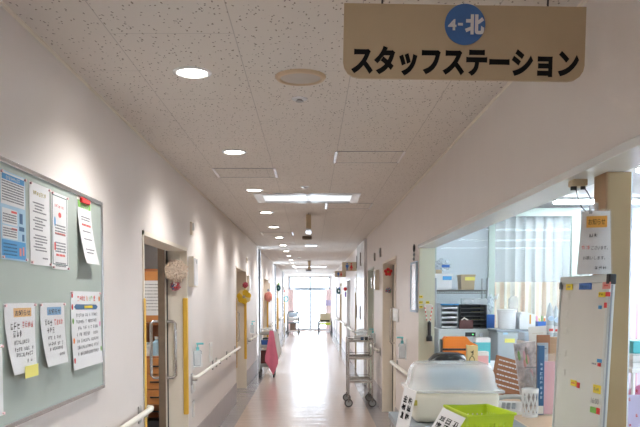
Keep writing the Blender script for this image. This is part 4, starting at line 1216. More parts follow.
# notice in a clear bag at the post
q = on_y(598, 278, 2.66); qt = on_y(598, 214, 2.66)
t = thing('bagged_notice', 'white notice in a clear bag with orange heading taped to the post above the whiteboard', 'notice', (q.x, 2.70, q.z + .014), -22)
h = qt.z - q.z; w = .105
mb = MB(); g = []
for i in range(7):
    u = i / 6 - .5
    g.append([(u * w * (1.12 - .22 * v) + .004 * v, -.004 - .006 * math.cos(u * 5), v * h) for v in [j / 8 for j in range(9)]])
mb.sheet(g, .001).build('sheet', 'paper', t, True)
MB().sheet([[(p[0] * 1.08, p[1] - .003, p[2] * 1.03) for p in r_] for r_ in g], .0006).build('clear_sleeve', 'clear_plastic_thin', t, True)
MB().box(-.028, .042, -.0135, -.0105, h * .74, h * .92).build('title_band', 'orange_label', t)
text('lettering', 'お知らせ', .02, 'ink', t, .007, -.0142, h * .83, width=.056, height=.022)
mb = MB(); glyph_row(mb, -.035, .02, h * .62, .015, -.0125); mb.build('lettering', 'ink', t)
text('lettering', 'ございます。', .02, 'ink', t, .018, -.0125, h * .42, width=.055, height=.014)
mb = MB(); glyph_row(mb, -.045, -.010, h * .43, .015, -.0125, fill=1, n=6); mb.build('lettering', 'ink_red', t)
text('lettering', 'お願いします。', .02, 'ink', t, .0, -.0125, h * .26, width=.075, height=.013)
mb = MB(); glyph_row(mb, .0, .05, h * .1, .014, -.0125); mb.build('lettering', 'ink', t)
MB().box(-.02, .012, -.009, -.006, h * .96, h + .03).build('tape', 'clear_plastic', t)

# sensor with wires under the opening head
q = on_z(578, 180, 2.064)
t = thing('chime_sensor', 'small sensor with looping black wires under the opening head', 'sensor', (q.x, q.y, 2.0645))
MB().box(-.030, .030, -.03, .03, -.028, 0, .006).build('sensor_body', 'box_tan', t)
MB().cyl((-.02, -.01, -.042), (-.02, -.01, -.028), .012).cyl((.015, -.015, -.040), (.015, -.015, -.028), .010).build('lens', 'black', t)
MB().tube([(-.015, -.02, -.035), (-.012, -.03, -.07), (.005, -.03, -.11), (.025, -.03, -.13), (.042, -.03, -.12), (.046, -.03, -.09), (.03, -.02, -.05), (.02, -.015, -.035)], .0018, 6).build('wire', 'black', t, True)

# ------------------------------------------------------------------ things on the counter
def upright(px0, px1, py_top, y, z0=CZ):
    a = on_y(px0, py_top, y); b = on_y(px1, py_top, y)
    return a.x, b.x, a.z - z0
# woven pen stand
q = on_z(530, 413.5, CZ)
t = thing('pen_stand', 'white perforated cylindrical basket standing on the counter', 'basket', (1.107, 3.72, CZ + .0005))
r_, hb = .039, .143
mb = MB(); mb.lathe([(r_, 0), (r_ * 1.02, .015), (r_ * .97, .015), (r_ * .97, .004), (0, .004)], 28)
mb.lathe([(r_ * 1.05, hb - .02), (r_ * 1.08, hb), (r_ * .98, hb), (r_ * .98, hb - .02)], 28)
mb.build('rim', 'white', t, True)
mb = MB()
for k in range(11):
    a = 2 * math.pi * k / 11
    for s in (-1, 1):
        mb.tube([(r_ * math.cos(a + s * v * .8), r_ * math.sin(a + s * v * .8), .01 + v * (hb - .02)) for v in (0, .25, .5, .75, 1)], .0030, 5)
mb.build('mesh_wall', 'white', t, True)
# clear file stand with papers
zb = CZ + .0005
t = thing('file_stand', 'clear plastic file stand on the counter holding the navy binder', 'file stand', (1.205, 3.84, zb))
mb = MB(); mb.box(-.06, .062, -.10, .10, 0, .004).box(-.063, -.06, -.10, .10, 0, .21).box(.062, .065, -.10, .10, 0, .21).box(-.063, .065, .10, .103, 0, .23)
mb.build('tray', 'clear_plastic_thin', t)
MB().box(-.064, .066, .0995, .1035, .228, .232).build('rim', 'clear_plastic', t)
def leaning(name, label, x, y, w, h, th, m, roll=0, tilt=6, yaw=0, cat='brochure', group=None, z=.006):
    o = thing(name, label, cat, (x, y, zb + z), rot=(R(tilt * -1), R(roll), R(yaw)), group=group)
    MB().box(-w / 2, w / 2, 0, th, 0, h, .0008).build('cover', m, o)
    return o
mat('flower_print', (0.60, 0.52, 0.50), 0.3, var=0.5, scale=26)
o = leaning('brochure', 'clear bag with flowery pink and green print standing behind the pen stand', 1.207, 4.0, .115, .35, .02, 'flower_print', roll=-8, tilt=1, z=.012)
for k in range(9):
    MB().ball((rng.uniform(-.04, .04), -.001, rng.uniform(.05, .31)), (.008, .0018, .028), 8, 6).build('picture_print', ('green', 'pink', 'white', 'salmon', 'brown_bag')[k % 5], o, True)
MB().box(-.062, .062, -.006, -.0045, -.0, .35).build('clear_sleeve', 'clear_plastic_thin', o)
o = leaning('binder', 'navy blue slim binder standing in the file stand', 1.170, 3.745, .030, .352, .03, 'navy', tilt=0, cat='binder')
MB().box(-.013, .013, -.002, -.0002, .004, .045).build('spine_label', 'cream', o)
mb = MB()
for k in range(8): glyph(mb, 0, .09 + k * .024, .014, .018, -.0002)
mb.build('lettering', 'blue_pale', o)
o = leaning('brochure', 'pale pink sheet in a clear sleeve beside the navy binder', 1.216, 3.765, .062, .27, .006, 'pink', roll=0, tilt=1)
MB().box(-.034, .034, -.005, -.0035, 0, .31).build('clear_sleeve', 'clear_plastic_thin', o)
o = leaning('envelope', 'brown envelope rising at the back of the file stand', 1.222, 3.88, .07, .40, .004, 'cardboard_brown', roll=0, tilt=1, cat='envelope')
MB().box(-.035, .035, -.0012, -.0002, .33, .334).build('flap_line', 'edge_brown', o)
o = leaning('document', 'grey document in front of the brown envelope', 1.210, 3.85, .058, .36, .003, 'grey', roll=0, tilt=1, cat='document')
dashes(mb := MB(), -.02, .02, .33, .006, -.0002); mb.build('lettering', 'ink_grey', o)
o = leaning('document', 'beige blank sheet sticking up behind the flowery brochure and navy binder', 1.285, 4.10, .10, .44, .003, 'paper_cream', roll=-4, tilt=0, cat='document', z=.004)
MB().box(-.03, .03, -.0012, -.0002, .40, .402).build('fold_line', 'beige', o)
# blue towel packs behind
t = thing('towel_box', 'pale box with light blue wipes pack on top behind the file stand', 'box', (1.31, 4.45, zb))
MB().box(-.05, .04, -.08, .08, 0, .345, .004).build('carton', 'white', t)
MB().box(-.048, .035, -.075, .075, .345, .395, .012).build('wipes_pack', 'blue_pale', t, True)
# desk phone
q = on_z(512, 407, CZ)
t = thing('desk_telephone', 'white desk telephone with its handset across the top on the counter', 'telephone', (1.042, 3.86, zb), -18); t.scale = (.86, .86, .9)
MB().prism([(-.09, 0), (.09, 0), (.09, .055), (-.09, .022)], -.07, .07, 'x').build('phone_body', 'white', t)
MB().tube([(-.085, .05, .045), (-.075, .03, .075), (-.03, .02, .088), (.04, .02, .092), (.085, .03, .085), (.092, .05, .055)], .014, 10).build('handset', 'grey_light', t, True)
for i in range(3):
    for j in range(4): MB().box(-.045 + i * .03, -.025 + i * .03, -.06 + j * .02, -.046 + j * .02, .028 + j * .0045, .042 + j * .0045).build('key', 'grey', t)
# brown message board tilted
a = on_y(511, 398, 4.55)
t = thing('message_board', 'brown board with white handwriting tilted on the counter behind the phone', 'board', (1.135, 4.18, zb + .055), rot=(R(-24), R(16), R(0)))
MB().box(-.12, .12, 0, .012, 0, .21, .002).build('panel', 'cardboard_brown', t)
mb = MB()
for k in range(6): dashes(mb, -.10, .10 - .02 * (k % 3), .185 - k * .03, .008, -.0003)
mb.build('handwriting', 'paper', t)
MB().box(-.05, .05, .012, .05, .0, .01).build('stand', 'cardboard_brown', t)

# black bag, orange pouch, kraft bag, small boxes on the far part of the counter
q = on_y(448, 352, 6.3)
t = thing('round_bag', 'flat black rounded helmet-like bag on the counter behind the dome lid box', 'bag', (1.175, 6.3, zb))
MB().lathe([(.195, 0), (.19, .03), (.17, .08), (.13, .12), (.08, .136), (.0, .14)], 36).build('crown', 'black_shiny', t, True)
MB().lathe([(.20, .0), (.204, .012), (.196, .02)], 36).build('brim', 'black', t, True)
x0, x1, h = upright(443, 478, 337, 6.68)
t = thing('orange_pouch', 'bright orange padded pouch with a black strap on the counter', 'pouch', ((x0 + x1) / 2, 6.74, zb))
hw = (x1 - x0) / 2
MB().prism([(-hw, .02), (-hw + .01, h * .9), (-hw + .03, h), (hw * .35, h), (hw * .6, h * .82), (hw, h * .70), (hw, .02), (hw - .02, 0), (-hw + .02, 0)], -.05, .06).build('pouch_body', 'orange', t)
MB().box(-hw - .004, hw + .004, -.055, .065, h * .50, h * .58, .003).build('strap', 'black', t)
MB().box(-hw - .012, -hw + .004, -.03, .04, h * .35, h * .9, .004).build('side_pocket', 'charcoal', t)
x0, x1, h = upright(467.5, 478, 345, 6.0)
t = thing('kraft_bag', 'small yellow kraft paper bag with black print on the counter', 'bag', ((x0 + x1) / 2, 6.02, zb))
hw = (x1 - x0) / 2
MB().prism([(-hw, 0), (-hw * 1.05, h), (-hw * .3, h * .965), (hw * .3, h * .985), (hw, h * .96), (hw, 0)], -.02, .03).build('bag_body', 'kraft', t)
mb = MB(); glyph(mb, -hw * .1, h * .7, .03, .05, -.0202, n=6); mb.tube([(.02 * math.cos(k) - .005, -.0205, h * .42 + .035 * math.sin(k)) for k in [i * .6 for i in range(9)]], .003, 5); mb.build('lettering', 'ink', t)
x0, x1, h = upright(477.5, 489, 352, 6.1)
t = thing('tissue_box', 'small pink and white box beside the kraft bag', 'box', ((x0 + x1) / 2, 6.15, zb))
MB().box(-.045, .045, -.05, .05, 0, h, .003).build('carton', 'pink', t)
MB().box(-.046, .046, -.051, .051, h * .8, h + .001).build('lid', 'white', t)
t = thing('worktop', 'white inner worktop of the staff station behind the counter', 'table', (1.95, 6.4, 0))
MB().box(-.42, .45, -.75, .75, CZ - .05, CZ - .005, .003).build('tabletop', 'white', t)
for sx_ in (-.38, .41):
    for sy_ in (-.7, .7): MB().box(sx_ - .02, sx_ + .02, sy_ - .02, sy_ + .02, 0, CZ - .05).build('leg', 'grey_light', t)
zw = CZ - .0045
x0, x1, h = upright(471, 486, 338, 6.9, zw)
t = thing('teal_carton', 'teal and white carton behind the orange pouch', 'box', (1.60, 6.95, zw))
MB().box(-.062, .075, -.06, .06, 0, h - .04, .002).build('carton', 'teal', t)
MB().box(-.062, .075, -.06, .06, h - .04, h, .002).build('lid', 'white', t)
t = thing('paper_stack', 'crumpled white papers lying on the inner worktop', 'paper', (1.82, 6.2, zw))
for k in range(3):
    g = [[(-.1 + .2 * i / 5 + .01 * k, -.07 + .14 * j / 4, .004 + .012 * k + .016 * abs(noise.noise(Vector((i * .7 + k, j * .8, 3))))) for j in range(5)] for i in range(6)]
    MB().sheet(g, .001).build('sheet', 'paper', t, True)

# flashlight, its strap holder and the labels on the jamb
yj = 6.94
q = on_y(428, 307.5, yj)
t = thing('strap_holder', 'cream hook box on the pale green jamb with red and white cord', 'holder', (q.x, yj, q.z))
MB().box(-.034, .034, -.03, -.0006, -.03, .03, .004).build('holder_box', 'cream', t)
def cordpts(s): return [(s * .038, -.034, .005), (s * .030, -.036, -.06), (s * .015, -.036, -.12)]
for s in (-1, 1):
    for k in range(8):
        u0, u1 = k / 8, (k + 1) / 8
        P = lambda u: Vector((s * (.038 - .024 * u), -.036, .02 - .14 * u))
        MB().cyl(P(u0), P(u1), .0045, seg=6).build('cord', 'red' if k % 2 else 'white', t)
q2 = on_y(428.8, 322, yj)
t = thing('flashlight', 'black flashlight hanging on its cord from the jamb', 'flashlight', (q2.x, yj - .035, q2.z))
L_ = q2.z - on_y(428.8, 341, yj).z
MB().cyl((0, 0, 0), (0, 0, -L_ * .68), .017).build('barrel', 'black', t, True)
MB().cyl((0, 0, -L_ * .68), (0, 0, -L_ * .78), .017, .028).cyl((0, 0, -L_ * .78), (0, 0, -L_), .028).build('head', 'black', t, True)
MB().cyl((0, 0, 0), (0, 0, .012), .008).build('end_cap', 'charcoal', t, True)
for i, (px, py, w, lb) in enumerate(((421, 296.8, .032, 'top yellow label of three on the pale green jamb'), (420.8, 302.4, .036, 'middle yellow label of three on the pale green jamb'), (421, 307, .032, 'lowest yellow label of three on the pale green jamb'), (427.6, 302.4, .034, 'yellow label above the cream hook box'))):
    q = on_y(px, py, yj)
    o = thing('yellow_label', lb, 'label', (q.x, yj - .0006, q.z), group='yellow labels on the jamb')
    MB().box(-w / 2, w / 2, -.001, 0, -.012, .012).build('tape', 'yellow', o)
    mb = MB(); dashes(mb, -w * .4, w * .4, .002, .007, -.0011); mb.build('lettering', 'ink', o)

# ------------------------------------------------------------------ back of the station
yc = 7.7
a, b = on_y(439, 329, yc), on_y(496, 329, yc)
hcab = a.z
t = thing('equipment_cabinet', 'pale grey equipment cabinet with a small green-lit display and knob', 'cabinet', ((a.x + b.x) / 2, yc + .27, 0))
hw = (b.x - a.x) / 2
MB().box(-hw, hw, -.27, .27, .05, hcab, .004).build('cabinet_body', 'grey_light', t)
MB().box(-hw * .98, hw * .98, -.25, .25, 0, .05).build('plinth', 'charcoal', t)
MB().box(-hw * .08, hw * .28, -.276, -.27, hcab - .078, hcab - .035).build('display', 'black', t)
MB().box(hw * .16, hw * .21, -.279, -.276, hcab - .062, hcab - .05).build('indicator', 'display_green', t)
MB().cyl((hw * .47, -.295, hcab - .06), (hw * .47, -.27, hcab - .06), .022).build('knob', 'aluminium', t, True)
MB().box(hw * .74, hw * .80, -.285, -.27, hcab - .12, hcab - .06).build('latch', 'aluminium', t)
MB().box(-hw * .95, hw * .50, -.274, -.27, hcab - .42, hcab - .155).build('door_front', 'grey_light', t)
MB().box(hw * .52, hw * .74, -.2745, -.27, hcab - .75, hcab - .165).build('recess', 'black', t)
xc = t.location.x
zc = hcab + .0006
# letter trays: grey-blue and black
def trays(px0, px1, py0, y, label, frame, front, n, extra=None):
    a, b = on_y(px0, py0, y), on_y(px1, py0, y); w, h = b.x - a.x, a.z - hcab
    t = thing('drawer_organizer', label, 'organizer', ((a.x + b.x) / 2, y + .14, zc))
    mb = MB(); mb.box(-w / 2, -w / 2 + .008, -.13, .14, 0, h).box(w / 2 - .008, w / 2, -.13, .14, 0, h).box(-w / 2, w / 2, .13, .14, 0, h).box(-w / 2, w / 2, -.13, .14, h - .012, h)
    for k in range(n): mb.box(-w / 2 + .008, w / 2 - .008, -.12, .13, k * (h - .012) / n, k * (h - .012) / n + .006)
    mb.build('case', frame, t)
    for k in range(n):
        z = k * (h - .012) / n
        d = MB().box(-w / 2 + .012, w / 2 - .012, -.14, -.125, z + .010, z + (h - .012) / n * .52, .002).build('drawer', front, t)
        if extra and k >= n - extra[1] and (k % 2 == n % 2 or k == n - 1):
            MB().box(-w * .1, w * .38, -.142, -.14, z + .018, z + (h - .012) / n * .42).build('drawer_label', extra[0], d)
    return t
t = trays(441, 458.5, 303.5, 7.75, 'grey letter tray organizer with white drawers and blue top on the cabinet', 'grey', 'white', 5)
hh = on_y(450, 303.5, 7.75).z - hcab
MB().box(-.095, .095, -.141, -.125, hh - .02, hh - .004).build('top_strip', 'blue_bright', t)
trays(460.5, 487, 304.5, 7.75, 'black drawer organizer with yellow labels on the cabinet', 'black', 'black', 6, ('yellow_soft', 4))
q = on_y(467, 320, 7.72)
t = thing('maroon_box', 'dark maroon box with folded cloths standing before the black organizer', 'box', (on_y(467.3, 325, 7.7).x - .01, 7.662 + .075, zc))
t.location.y = 7.665 + .06
MB().box(-.072, .072, -.02, .0, 0, q.z - zc, .003).build('carton', 'maroon', t)
MB().tube([(-.05, -.01, .088), (-.02, -.012, .115), (.02, -.01, .09)], .008, 6).build('cloth', 'cream', t, True)
q = on_y(474, 300, 7.9)
t = thing('clear_tray', 'translucent grey tray on top of the black organizer', 'tray', (on_y(474, 300, 7.9).x, 7.9, on_y(474, 304.5, 7.75).z + .002))
MB().box(-.11, .11, -.1, .1, 0, .008).box(-.12, .12, -.11, -.10, 0, .06).box(-.12, .12, .10, .11, 0, .06).box(-.12, -.11, -.1, .1, 0, .06).box(.11, .12, -.1, .1, 0, .06).build('tray_body', 'clear_plastic', t)
MB().box(-.06, .05, -.06, .06, .01, .045, .01).build('contents', 'grey', t)
# wire shelf rack
ysf = 8.33
a, b = on_y(435.5, 290.5, ysf), on_y(487.5, 290.5, ysf)
t = thing('wire_rack', 'chrome wire shelf rack against the station glass', 'rack', ((a.x + b.x) / 2, ysf + .13, 0))
hw = (b.x - a.x) / 2; zs = a.z
for sx_ in (-1, 1):
    for sy_ in (-1, 1): MB().cyl((sx_ * hw, sy_ * .13, 0), (sx_ * hw, sy_ * .13, zs + .14), .014).build('post', 'grey', t, True)
for z in (zs, .9, .3):
    mb = MB(); mb.tube([(-hw, -.13, z), (hw, -.13, z), (hw, .13, z), (-hw, .13, z)], .009, 8, True)
    mb.tube([(-hw, -.13, z - .03), (hw, -.13, z - .03)], .005, 6)
    for k in range(22):
        x = -hw + 2 * hw * (k + .5) / 22; mb.cyl((x, -.13, z), (x, .13, z), .004, seg=6)
        mb.cyl((x, -.13, z), (x + hw / 22, -.13, z - .03), .0035, seg=6)
    mb.build('wire_shelf', 'dark_steel', t, True)
zsh = zs + .0095
def bin_(px0, px1, py0, label, m, lm, taper=.9, lr=(.2, .85)):
    a, b = on_y(px0, py0, ysf), on_y(px1, py0, ysf); w, h = b.x - a.x, a.z - zsh
    t = thing('storage_bin', label, 'bin', ((a.x + b.x) / 2, ysf + .13, zsh), group='bins on the wire rack')
    k = taper
    mb = MB(); g = mb.box(-w / 2 * k, w / 2 * k, -.10, .10, 0, h)
    for v in mb.bm.verts:
        if v.co.z > h * .5: v.co.x *= 1 / k; v.co.y *= 1.15
    mb.build('bin_body', m, t)
    MB().box(-w / 2 - .006, w / 2 + .006, -.123, .123, h - .015, h + .004, .004).build('rim', m, t)
    MB().box(-w / 2 + w * lr[0], -w / 2 + w * lr[1], -.1225, -.112, h * .62, h * .86).build('bin_label', lm, t)
    return t, w, h
t, w, h = bin_(435.6, 453, 274, 'white storage bin with a blue label on the wire rack', 'white', 'blue_bright', lr=(.42, .94))
o = thing('plastic_bag', 'crumpled clear bag with blue print piled in the white bin', 'bag', (t.location.x - .0, ysf + .13, zsh + h + .006))
ruffled(.09, .3, 4, 4, 11, (.95, .8, .75)).build('bag_film', 'bag_plastic', o).location = (0, 0, .10)
MB().box(-.02, .07, -.082, -.07, .07, .10, .004).build('print', 'blue', o)
MB().box(-.09, -.02, -.095, -.08, .0, .045, .004).build('carton', 'box_tan', o)
bin_(461.5, 475.5, 274.8, 'tan storage bin with a yellow label on the wire rack', 'box_tan', 'yellow_soft', lr=(.28, .98))
# waste bins / pedestal units to the right of the cabinet
yb_ = 7.3
a, b = on_y(497.5, 329.5, yb_), on_y(520, 329.5, yb_)
t = thing('waste_bin', 'grey waste bin with dark lid and a yellow label beside the equipment cabinet', 'bin', ((a.x + b.x) / 2, yb_ + .18, 0))
hw = (b.x - a.x) / 2
MB().box(-hw, hw, -.18, .18, 0, a.z - .025, .012).build('bin_body', 'grey', t)
MB().box(-hw - .012, hw + .012, -.19, .19, a.z - .025, a.z, .006).build('lid', 'grey_mid', t)
MB().box(-hw * .35, hw * .55, -.184, -.18, a.z - .13, a.z - .09).build('bin_label', 'yellow_soft', t)
MB().box(-hw * .5, -hw * .1, -.19, -.18, a.z - .05, a.z - .03).build('latch', 'blue_light', t)
zt_ = a.z + .0006
a2, b2 = on_y(521, 329.5, yb_), on_y(548, 329.5, yb_)
t = thing('side_cabinet', 'dark grey low cabinet carrying the white carton and pens', 'cabinet', ((a2.x + b2.x) / 2 + .012, yb_ + .18, 0))
MB().box(-.13, .14, -.17, .18, 0, a.z - .03).build('cabinet_body', 'charcoal', t)
MB().box(-.14, .15, -.18, .18, a.z - .03, a.z).build('top_panel', 'grey_mid', t)
q0, q1 = on_y(498.5, 309, yb_ + .12), on_y(518, 309, yb_ + .12)
t = thing('white_bucket', 'white lidded bucket on the grey waste bin', 'bucket', ((q0.x + q1.x) / 2, yb_ + .17, zt_))
r_, h = (q1.x - q0.x) / 2, q0.z - zt_
MB().lathe([(r_ * .86, 0), (r_ * .96, h * .82), (r_ * 1.0, h * .84), (r_ * 1.0, h * .9)], 28).build('bucket_body', 'white', t, True)
MB().lathe([(r_ * 1.02, h * .9), (r_ * 1.03, h * .97), (r_ * .9, h), (0, h)], 28).build('lid', 'white', t, True)
q0, q1 = on_y(519.5, 312, yb_ + .1), on_y(535, 312, yb_ + .1)
t = thing('white_carton', 'white rounded carton with an orange label strip beside the bucket', 'box', ((q0.x + q1.x) / 2, yb_ + .19, zt_))
hw, h = (q1.x - q0.x) / 2, q0.z - zt_
MB().prism([(-hw * .95, 0), (-hw, h * .7), (-hw * .8, h * .95), (-hw * .2, h), (hw, h * .85), (hw, 0)], -.09, .1).build('carton', 'white', t)
MB().box(hw * .3, hw * .5, -.093, -.09, h * .3, h * .85).build('orange_strip', 'orange_label', t)
q0, q1 = on_y(536, 321.5, yb_ + .1), on_y(546.5, 321.5, yb_ + .1)
t = thing('pen_tray', 'blue tray of coloured pens beside the white carton', 'tray', ((q0.x + q1.x) / 2 + .015, yb_ + .12, zt_))
hw, h = (q1.x - q0.x) / 2, q0.z - zt_
MB().box(-hw, hw, -.04, .04, 0, .006).box(-hw, hw, -.045, -.04, 0, h).box(-hw, hw, .04, .045, 0, h).box(-hw, -hw + .005, -.04, .04, 0, h).box(hw - .005, hw, -.04, .04, 0, h).build('tray_body', 'blue', t)
px_, py_ = t.location.x, t.location.y
for k, (c, n_) in enumerate((('pink_hot', 'hot pink'), ('yellow_soft', 'yellow'), ('green', 'green'), ('orange', 'orange'), ('purple', 'purple'))):
    o = thing('marker_pen', n_ + ' pen standing in the blue tray', 'pen', (px_ - hw * .7 + k * hw * .33, py_, zt_ + .008), rot=(R(-6), R(-8 + 5 * k), 0), group='pens in the blue tray')
    MB().cyl((0, 0, 0), (0, 0, .10), .007, seg=8).build('barrel', c, o, True)
    MB().cyl((0, 0, .10), (0, 0, .125), .0075, .005, 8).build('cap', 'white' if k % 2 else c, o, True)
q0, q1 = on_y(490, 314.5, 7.78), on_y(498.5, 314.5, 7.78)
t = thing('blue_bin', 'deep blue speckled bin stuffed with white bags next to the bucket', 'bin', (xc + .265, 7.83, zc))
MB().box(-.05, .035, -.06, .05, 0, q0.z - zc, .004).build('bin_body', 'blue', t)
o = thing('plastic_bag', 'bundle of white plastic bags rising from the deep blue bin', 'bag', (xc + .26, 7.83, q0.z + .002))
mb = ruffled(.10, .35, 3.5, 4, 21, (.30, .35, .95)); mb.build('bag_film', 'bag_plastic', o).location = (.008, 0, .115)
MB().tube([(.03, 0, .13), (.06, 0, .18), (.08, -.01, .21), (.07, -.01, .16)], .012, 8).build('twist', 'white', o, True)
q = on_y(514, 296, 7.75)
t = thing('plastic_bag', 'grey translucent bag standing behind the white bucket', 'bag', (on_y(514.5, 300, 7.6).x, 7.60, 0.0))
t.location = (on_y(514.5, 300, 7.75).x, 7.78, 0.0)
MB().box(-.06, .06, -.06, .06, 0.0, 1.2, .01).build('stand', 'grey_mid', t)
MB().prism([(-.045, 1.2), (-.05, q.z - .03), (-.02, q.z), (.02, q.z), (.04, q.z - .03), (.04, 1.2)], -.03, .03).build('bag_film', 'net', t)
# bottles on a wooden unit behind the file stand
yk = 4.95
t = thing('wooden_unit', 'low brown wooden unit behind the file stand', 'cabinet', (on_y(553, 340, yk).x + .05, yk + .1, 0))
zk = on_y(553, 337, yk).z
MB().box(-.13, .2, -.1, .12, 0, zk, .003).build('unit_body', 'wood_panel', t)
MB().box(-.10, .17, -.104, -.1, .1, zk - .05).build('door_front', 'wood_panel', t)
for i, (px, h_, lb) in enumerate(((550.5, 337 - 303, 'clear plastic bottle with a round blue label behind the whiteboard edge'), (558, 337 - 306, 'clear plastic bottle with red print half hidden by the whiteboard'))):
    q = on_y(px, 337, yk)
    t = thing('clear_bottle', lb, 'bottle', (q.x, yk + .02 + .03 * i, zk + .001), group='clear bottles')
    hh = h_ * yk / F_PX; r_ = .024
    MB().lathe([(r_, 0), (r_ * 1.05, hh * .1), (r_ * 1.05, hh * .62), (r_ * .7, hh * .85), (r_ * .25, hh * .97), (r_ * .25, hh)], 20).build('bottle', 'bag_plastic', t, True)
    MB().lathe([(r_ * .55, hh * .48), (r_ * .75, hh * .48), (r_ * .75, hh * .60), (r_ * .55, hh * .60)], 18, mtx=Matrix.Translation((0, -r_ * 1.15, hh * .54)) @ Matrix.Rotation(R(90), 4, 'X') @ Matrix.Translation((0, 0, -hh * .54)) @ Matrix.Diagonal((1, 1, .5, 1)) @ Matrix.Translation((0, 0, hh * .5))).build('round_label', 'blue_pale', t, True)
    MB().lathe([(r_ * 1.07, hh * .12), (r_ * 1.07, hh * .34), (r_ * 1.06, hh * .34)], 20).build('bottle_label', 'grey_light' if i == 0 else 'white', t, True)
    MB().box(-r_ * .5, r_ * .6, -r_ * 1.12, -r_ * 1.06, hh * .17, hh * .24).build('print', 'ink_red', t)

# right of the post: lavender sheet, teal monitor, white trays, pink cushion
q = on_y(634, 395, 3.15)
t = thing('lavender_board', 'lavender board with small red writing on the counter beyond the post', 'board', (on_y(638, 400, 3.15).x + .02, 3.15, zb), rot=(R(-5), 0, 0))
MB().box(-.07, .10, 0, .006, 0, q.z - zb, .001).build('panel', 'lavender', t)
mb = MB()
for k in range(5): glyph(mb, -.05 + .03 * (k % 3), .06 + .035 * k, .012, .02, -.0003)
mb.build('lettering', 'ink_red', t)
t = thing('medical_cart', 'white cart with stacked trays beyond the post', 'cart', (on_y(640, 360, 5.2).x + .12, 5.3, 0))
for z in (.35, .75, 1.08): MB().box(-.22, .3, -.2, .2, z, z + .03, .005).build('shelf', 'white', t)
for sx_ in (-.2, .28):
    for sy_ in (-.18, .18):
        MB().cyl((sx_, sy_, .1), (sx_, sy_, 1.12), .014).build('post', 'white_metal', t, True); caster(t, sx_, sy_, .045)
mx_, my_ = t.location.x, t.location.y
zz = 1.1106
for k in range(2):
    o = thing('white_tray', ('lower', 'upper')[k] + ' white tray stacked on the medical cart', 'tray', (mx_, my_, zz + k * .05), group='trays on the medical cart')
    MB().box(-.18, .22, -.14, .14, 0, .008).box(-.19, .23, -.15, -.14, 0, .045).box(-.19, .23, .14, .15, 0, .045).box(-.19, -.18, -.14, .14, 0, .045).box(.22, .23, -.14, .14, 0, .045).build('tray_body', 'white', o)
    MB().box(-.195, .235, -.153, -.149, .036, .046).build('rim', 'grey_light', o)
o = thing('teal_case', 'teal equipment case on top of the stacked white trays', 'case', (mx_, my_, zz + .097))
MB().box(-.17, .2, -.1, .1, 0, .09, .008).build('case_body', 'teal', o)
MB().tube([(-.05, -.10, .05), (-.05, -.125, .05), (.05, -.125, .05), (.05, -.10, .05)], .006, 8).build('handle', 'black', o, True)
o = thing('pink_cushion', 'pink cushion lying on the middle shelf of the medical cart', 'cushion', (mx_, my_, .781))
ruffled(.13, .05, 2, 3, 30, (1.3, 1.2, .8)).build('cushion_body', 'pink_hot', o, True).location = (0.02, 0, .105)
MB().tube([(-.15 + .02, .0, .105), (.02, -.157, .105), (.19, 0, .105), (.02, .157, .105)], .004, 6, True).build('piping', 'pink', o, True)

# ------------------------------------------------------------------ PPE cart in the corridor with dome-lid box and basket
CT = 1.03
t = thing('supply_cart', 'grey metal supply cart parked at the counter under the dome lid box', 'cart', (.675, 3.12, 0))
hx, hy = .285, .58
MB().box(-hx, hx, -hy, hy, CT - .03, CT, .004).build('top_shelf', 'grey_mid', t)
MB().box(-hx, hx, -hy, hy, .35, .37, .004).build('shelf', 'grey_mid', t)
for sx_ in (-1, 1):
    for sy_ in (-1, 1):
        MB().cyl((sx_ * (hx - .02), sy_ * (hy - .02), .12), (sx_ * (hx - .02), sy_ * (hy - .02), CT - .03), .013).build('post', 'steel', t, True)
        caster(t, sx_ * (hx - .02), sy_ * (hy - .02), .055)
zt_ = CT + .0006
# dome lid box
yf = 3.33
L0, R0 = on_y(411, 395, yf).x, on_y(502, 395, yf).x
zr = on_y(450, 391.5, yf).z - zt_; ztop = on_y(450, 365.5, yf + .03).z - zt_
t = thing('dome_lid_box', 'large beige storage box with a translucent domed lid beside the counter', 'storage box', ((L0 + R0) / 2, yf + .15, zt_))
hw = (R0 - L0) / 2; hd = .15
mb = MB(); mb.box(-hw, hw, -hd, hd, 0, zr, .035, seg=4)
for v in mb.bm.verts:
    k = .93 + .07 * (v.co.z / zr); v.co.x *= k; v.co.y *= k
mb.build('box_body', 'box_beige', t, True)
MB().box(-hw - .008, hw + .012, -hd - .012, hd + .012, zr - .008, zr + .006, .004).build('rim', 'clear_lid', t)
# hollow dome: outer and inner shells
def dome(o):
    mb = MB(); hd2 = hd + .004 - o; hw2 = hw - .004 - o; top = ztop - zr - o; prof = []
    n = 8; rings = []
    lv = [(1.0, 0.0), (1.0, .22)] + [(0, 0)] * 0
    ring_def = [(0.0, 0.0), (0.012, .30)]
    for k in range(1, 7):
        a = k / 6 * math.pi / 2
        ring_def.append((.012 + .040 * (1 - math.cos(a)) , .30 + (.70) * math.sin(a)))
    for ins, zf in ring_def:
        ring = []; rr = .05; ww, dd = hw2 - ins, hd2 - ins
        for cx_, cy_, a0 in ((ww - rr, dd - rr, 0), (-ww + rr, dd - rr, 90), (-ww + rr, -dd + rr, 180), (ww - rr, -dd + rr, 270)):
            for q_ in range(6):
                a = R(a0 + 18 * q_); ring.append(mb.bm.verts.new((cx_ + rr * math.cos(a), cy_ + rr * math.sin(a), zr + .004 + zf * top)))
        rings.append(ring)
    for A, B in zip(rings, rings[1:]):
        for k in range(len(A)): mb.bm.faces.new((A[k], A[(k + 1) % len(A)], B[(k + 1) % len(A)], B[k]))
    mb.bm.faces.new(rings[-1])
    return mb
MB_ = dome(0)
lid = MB_.build('lid', 'clear_lid', t, True)
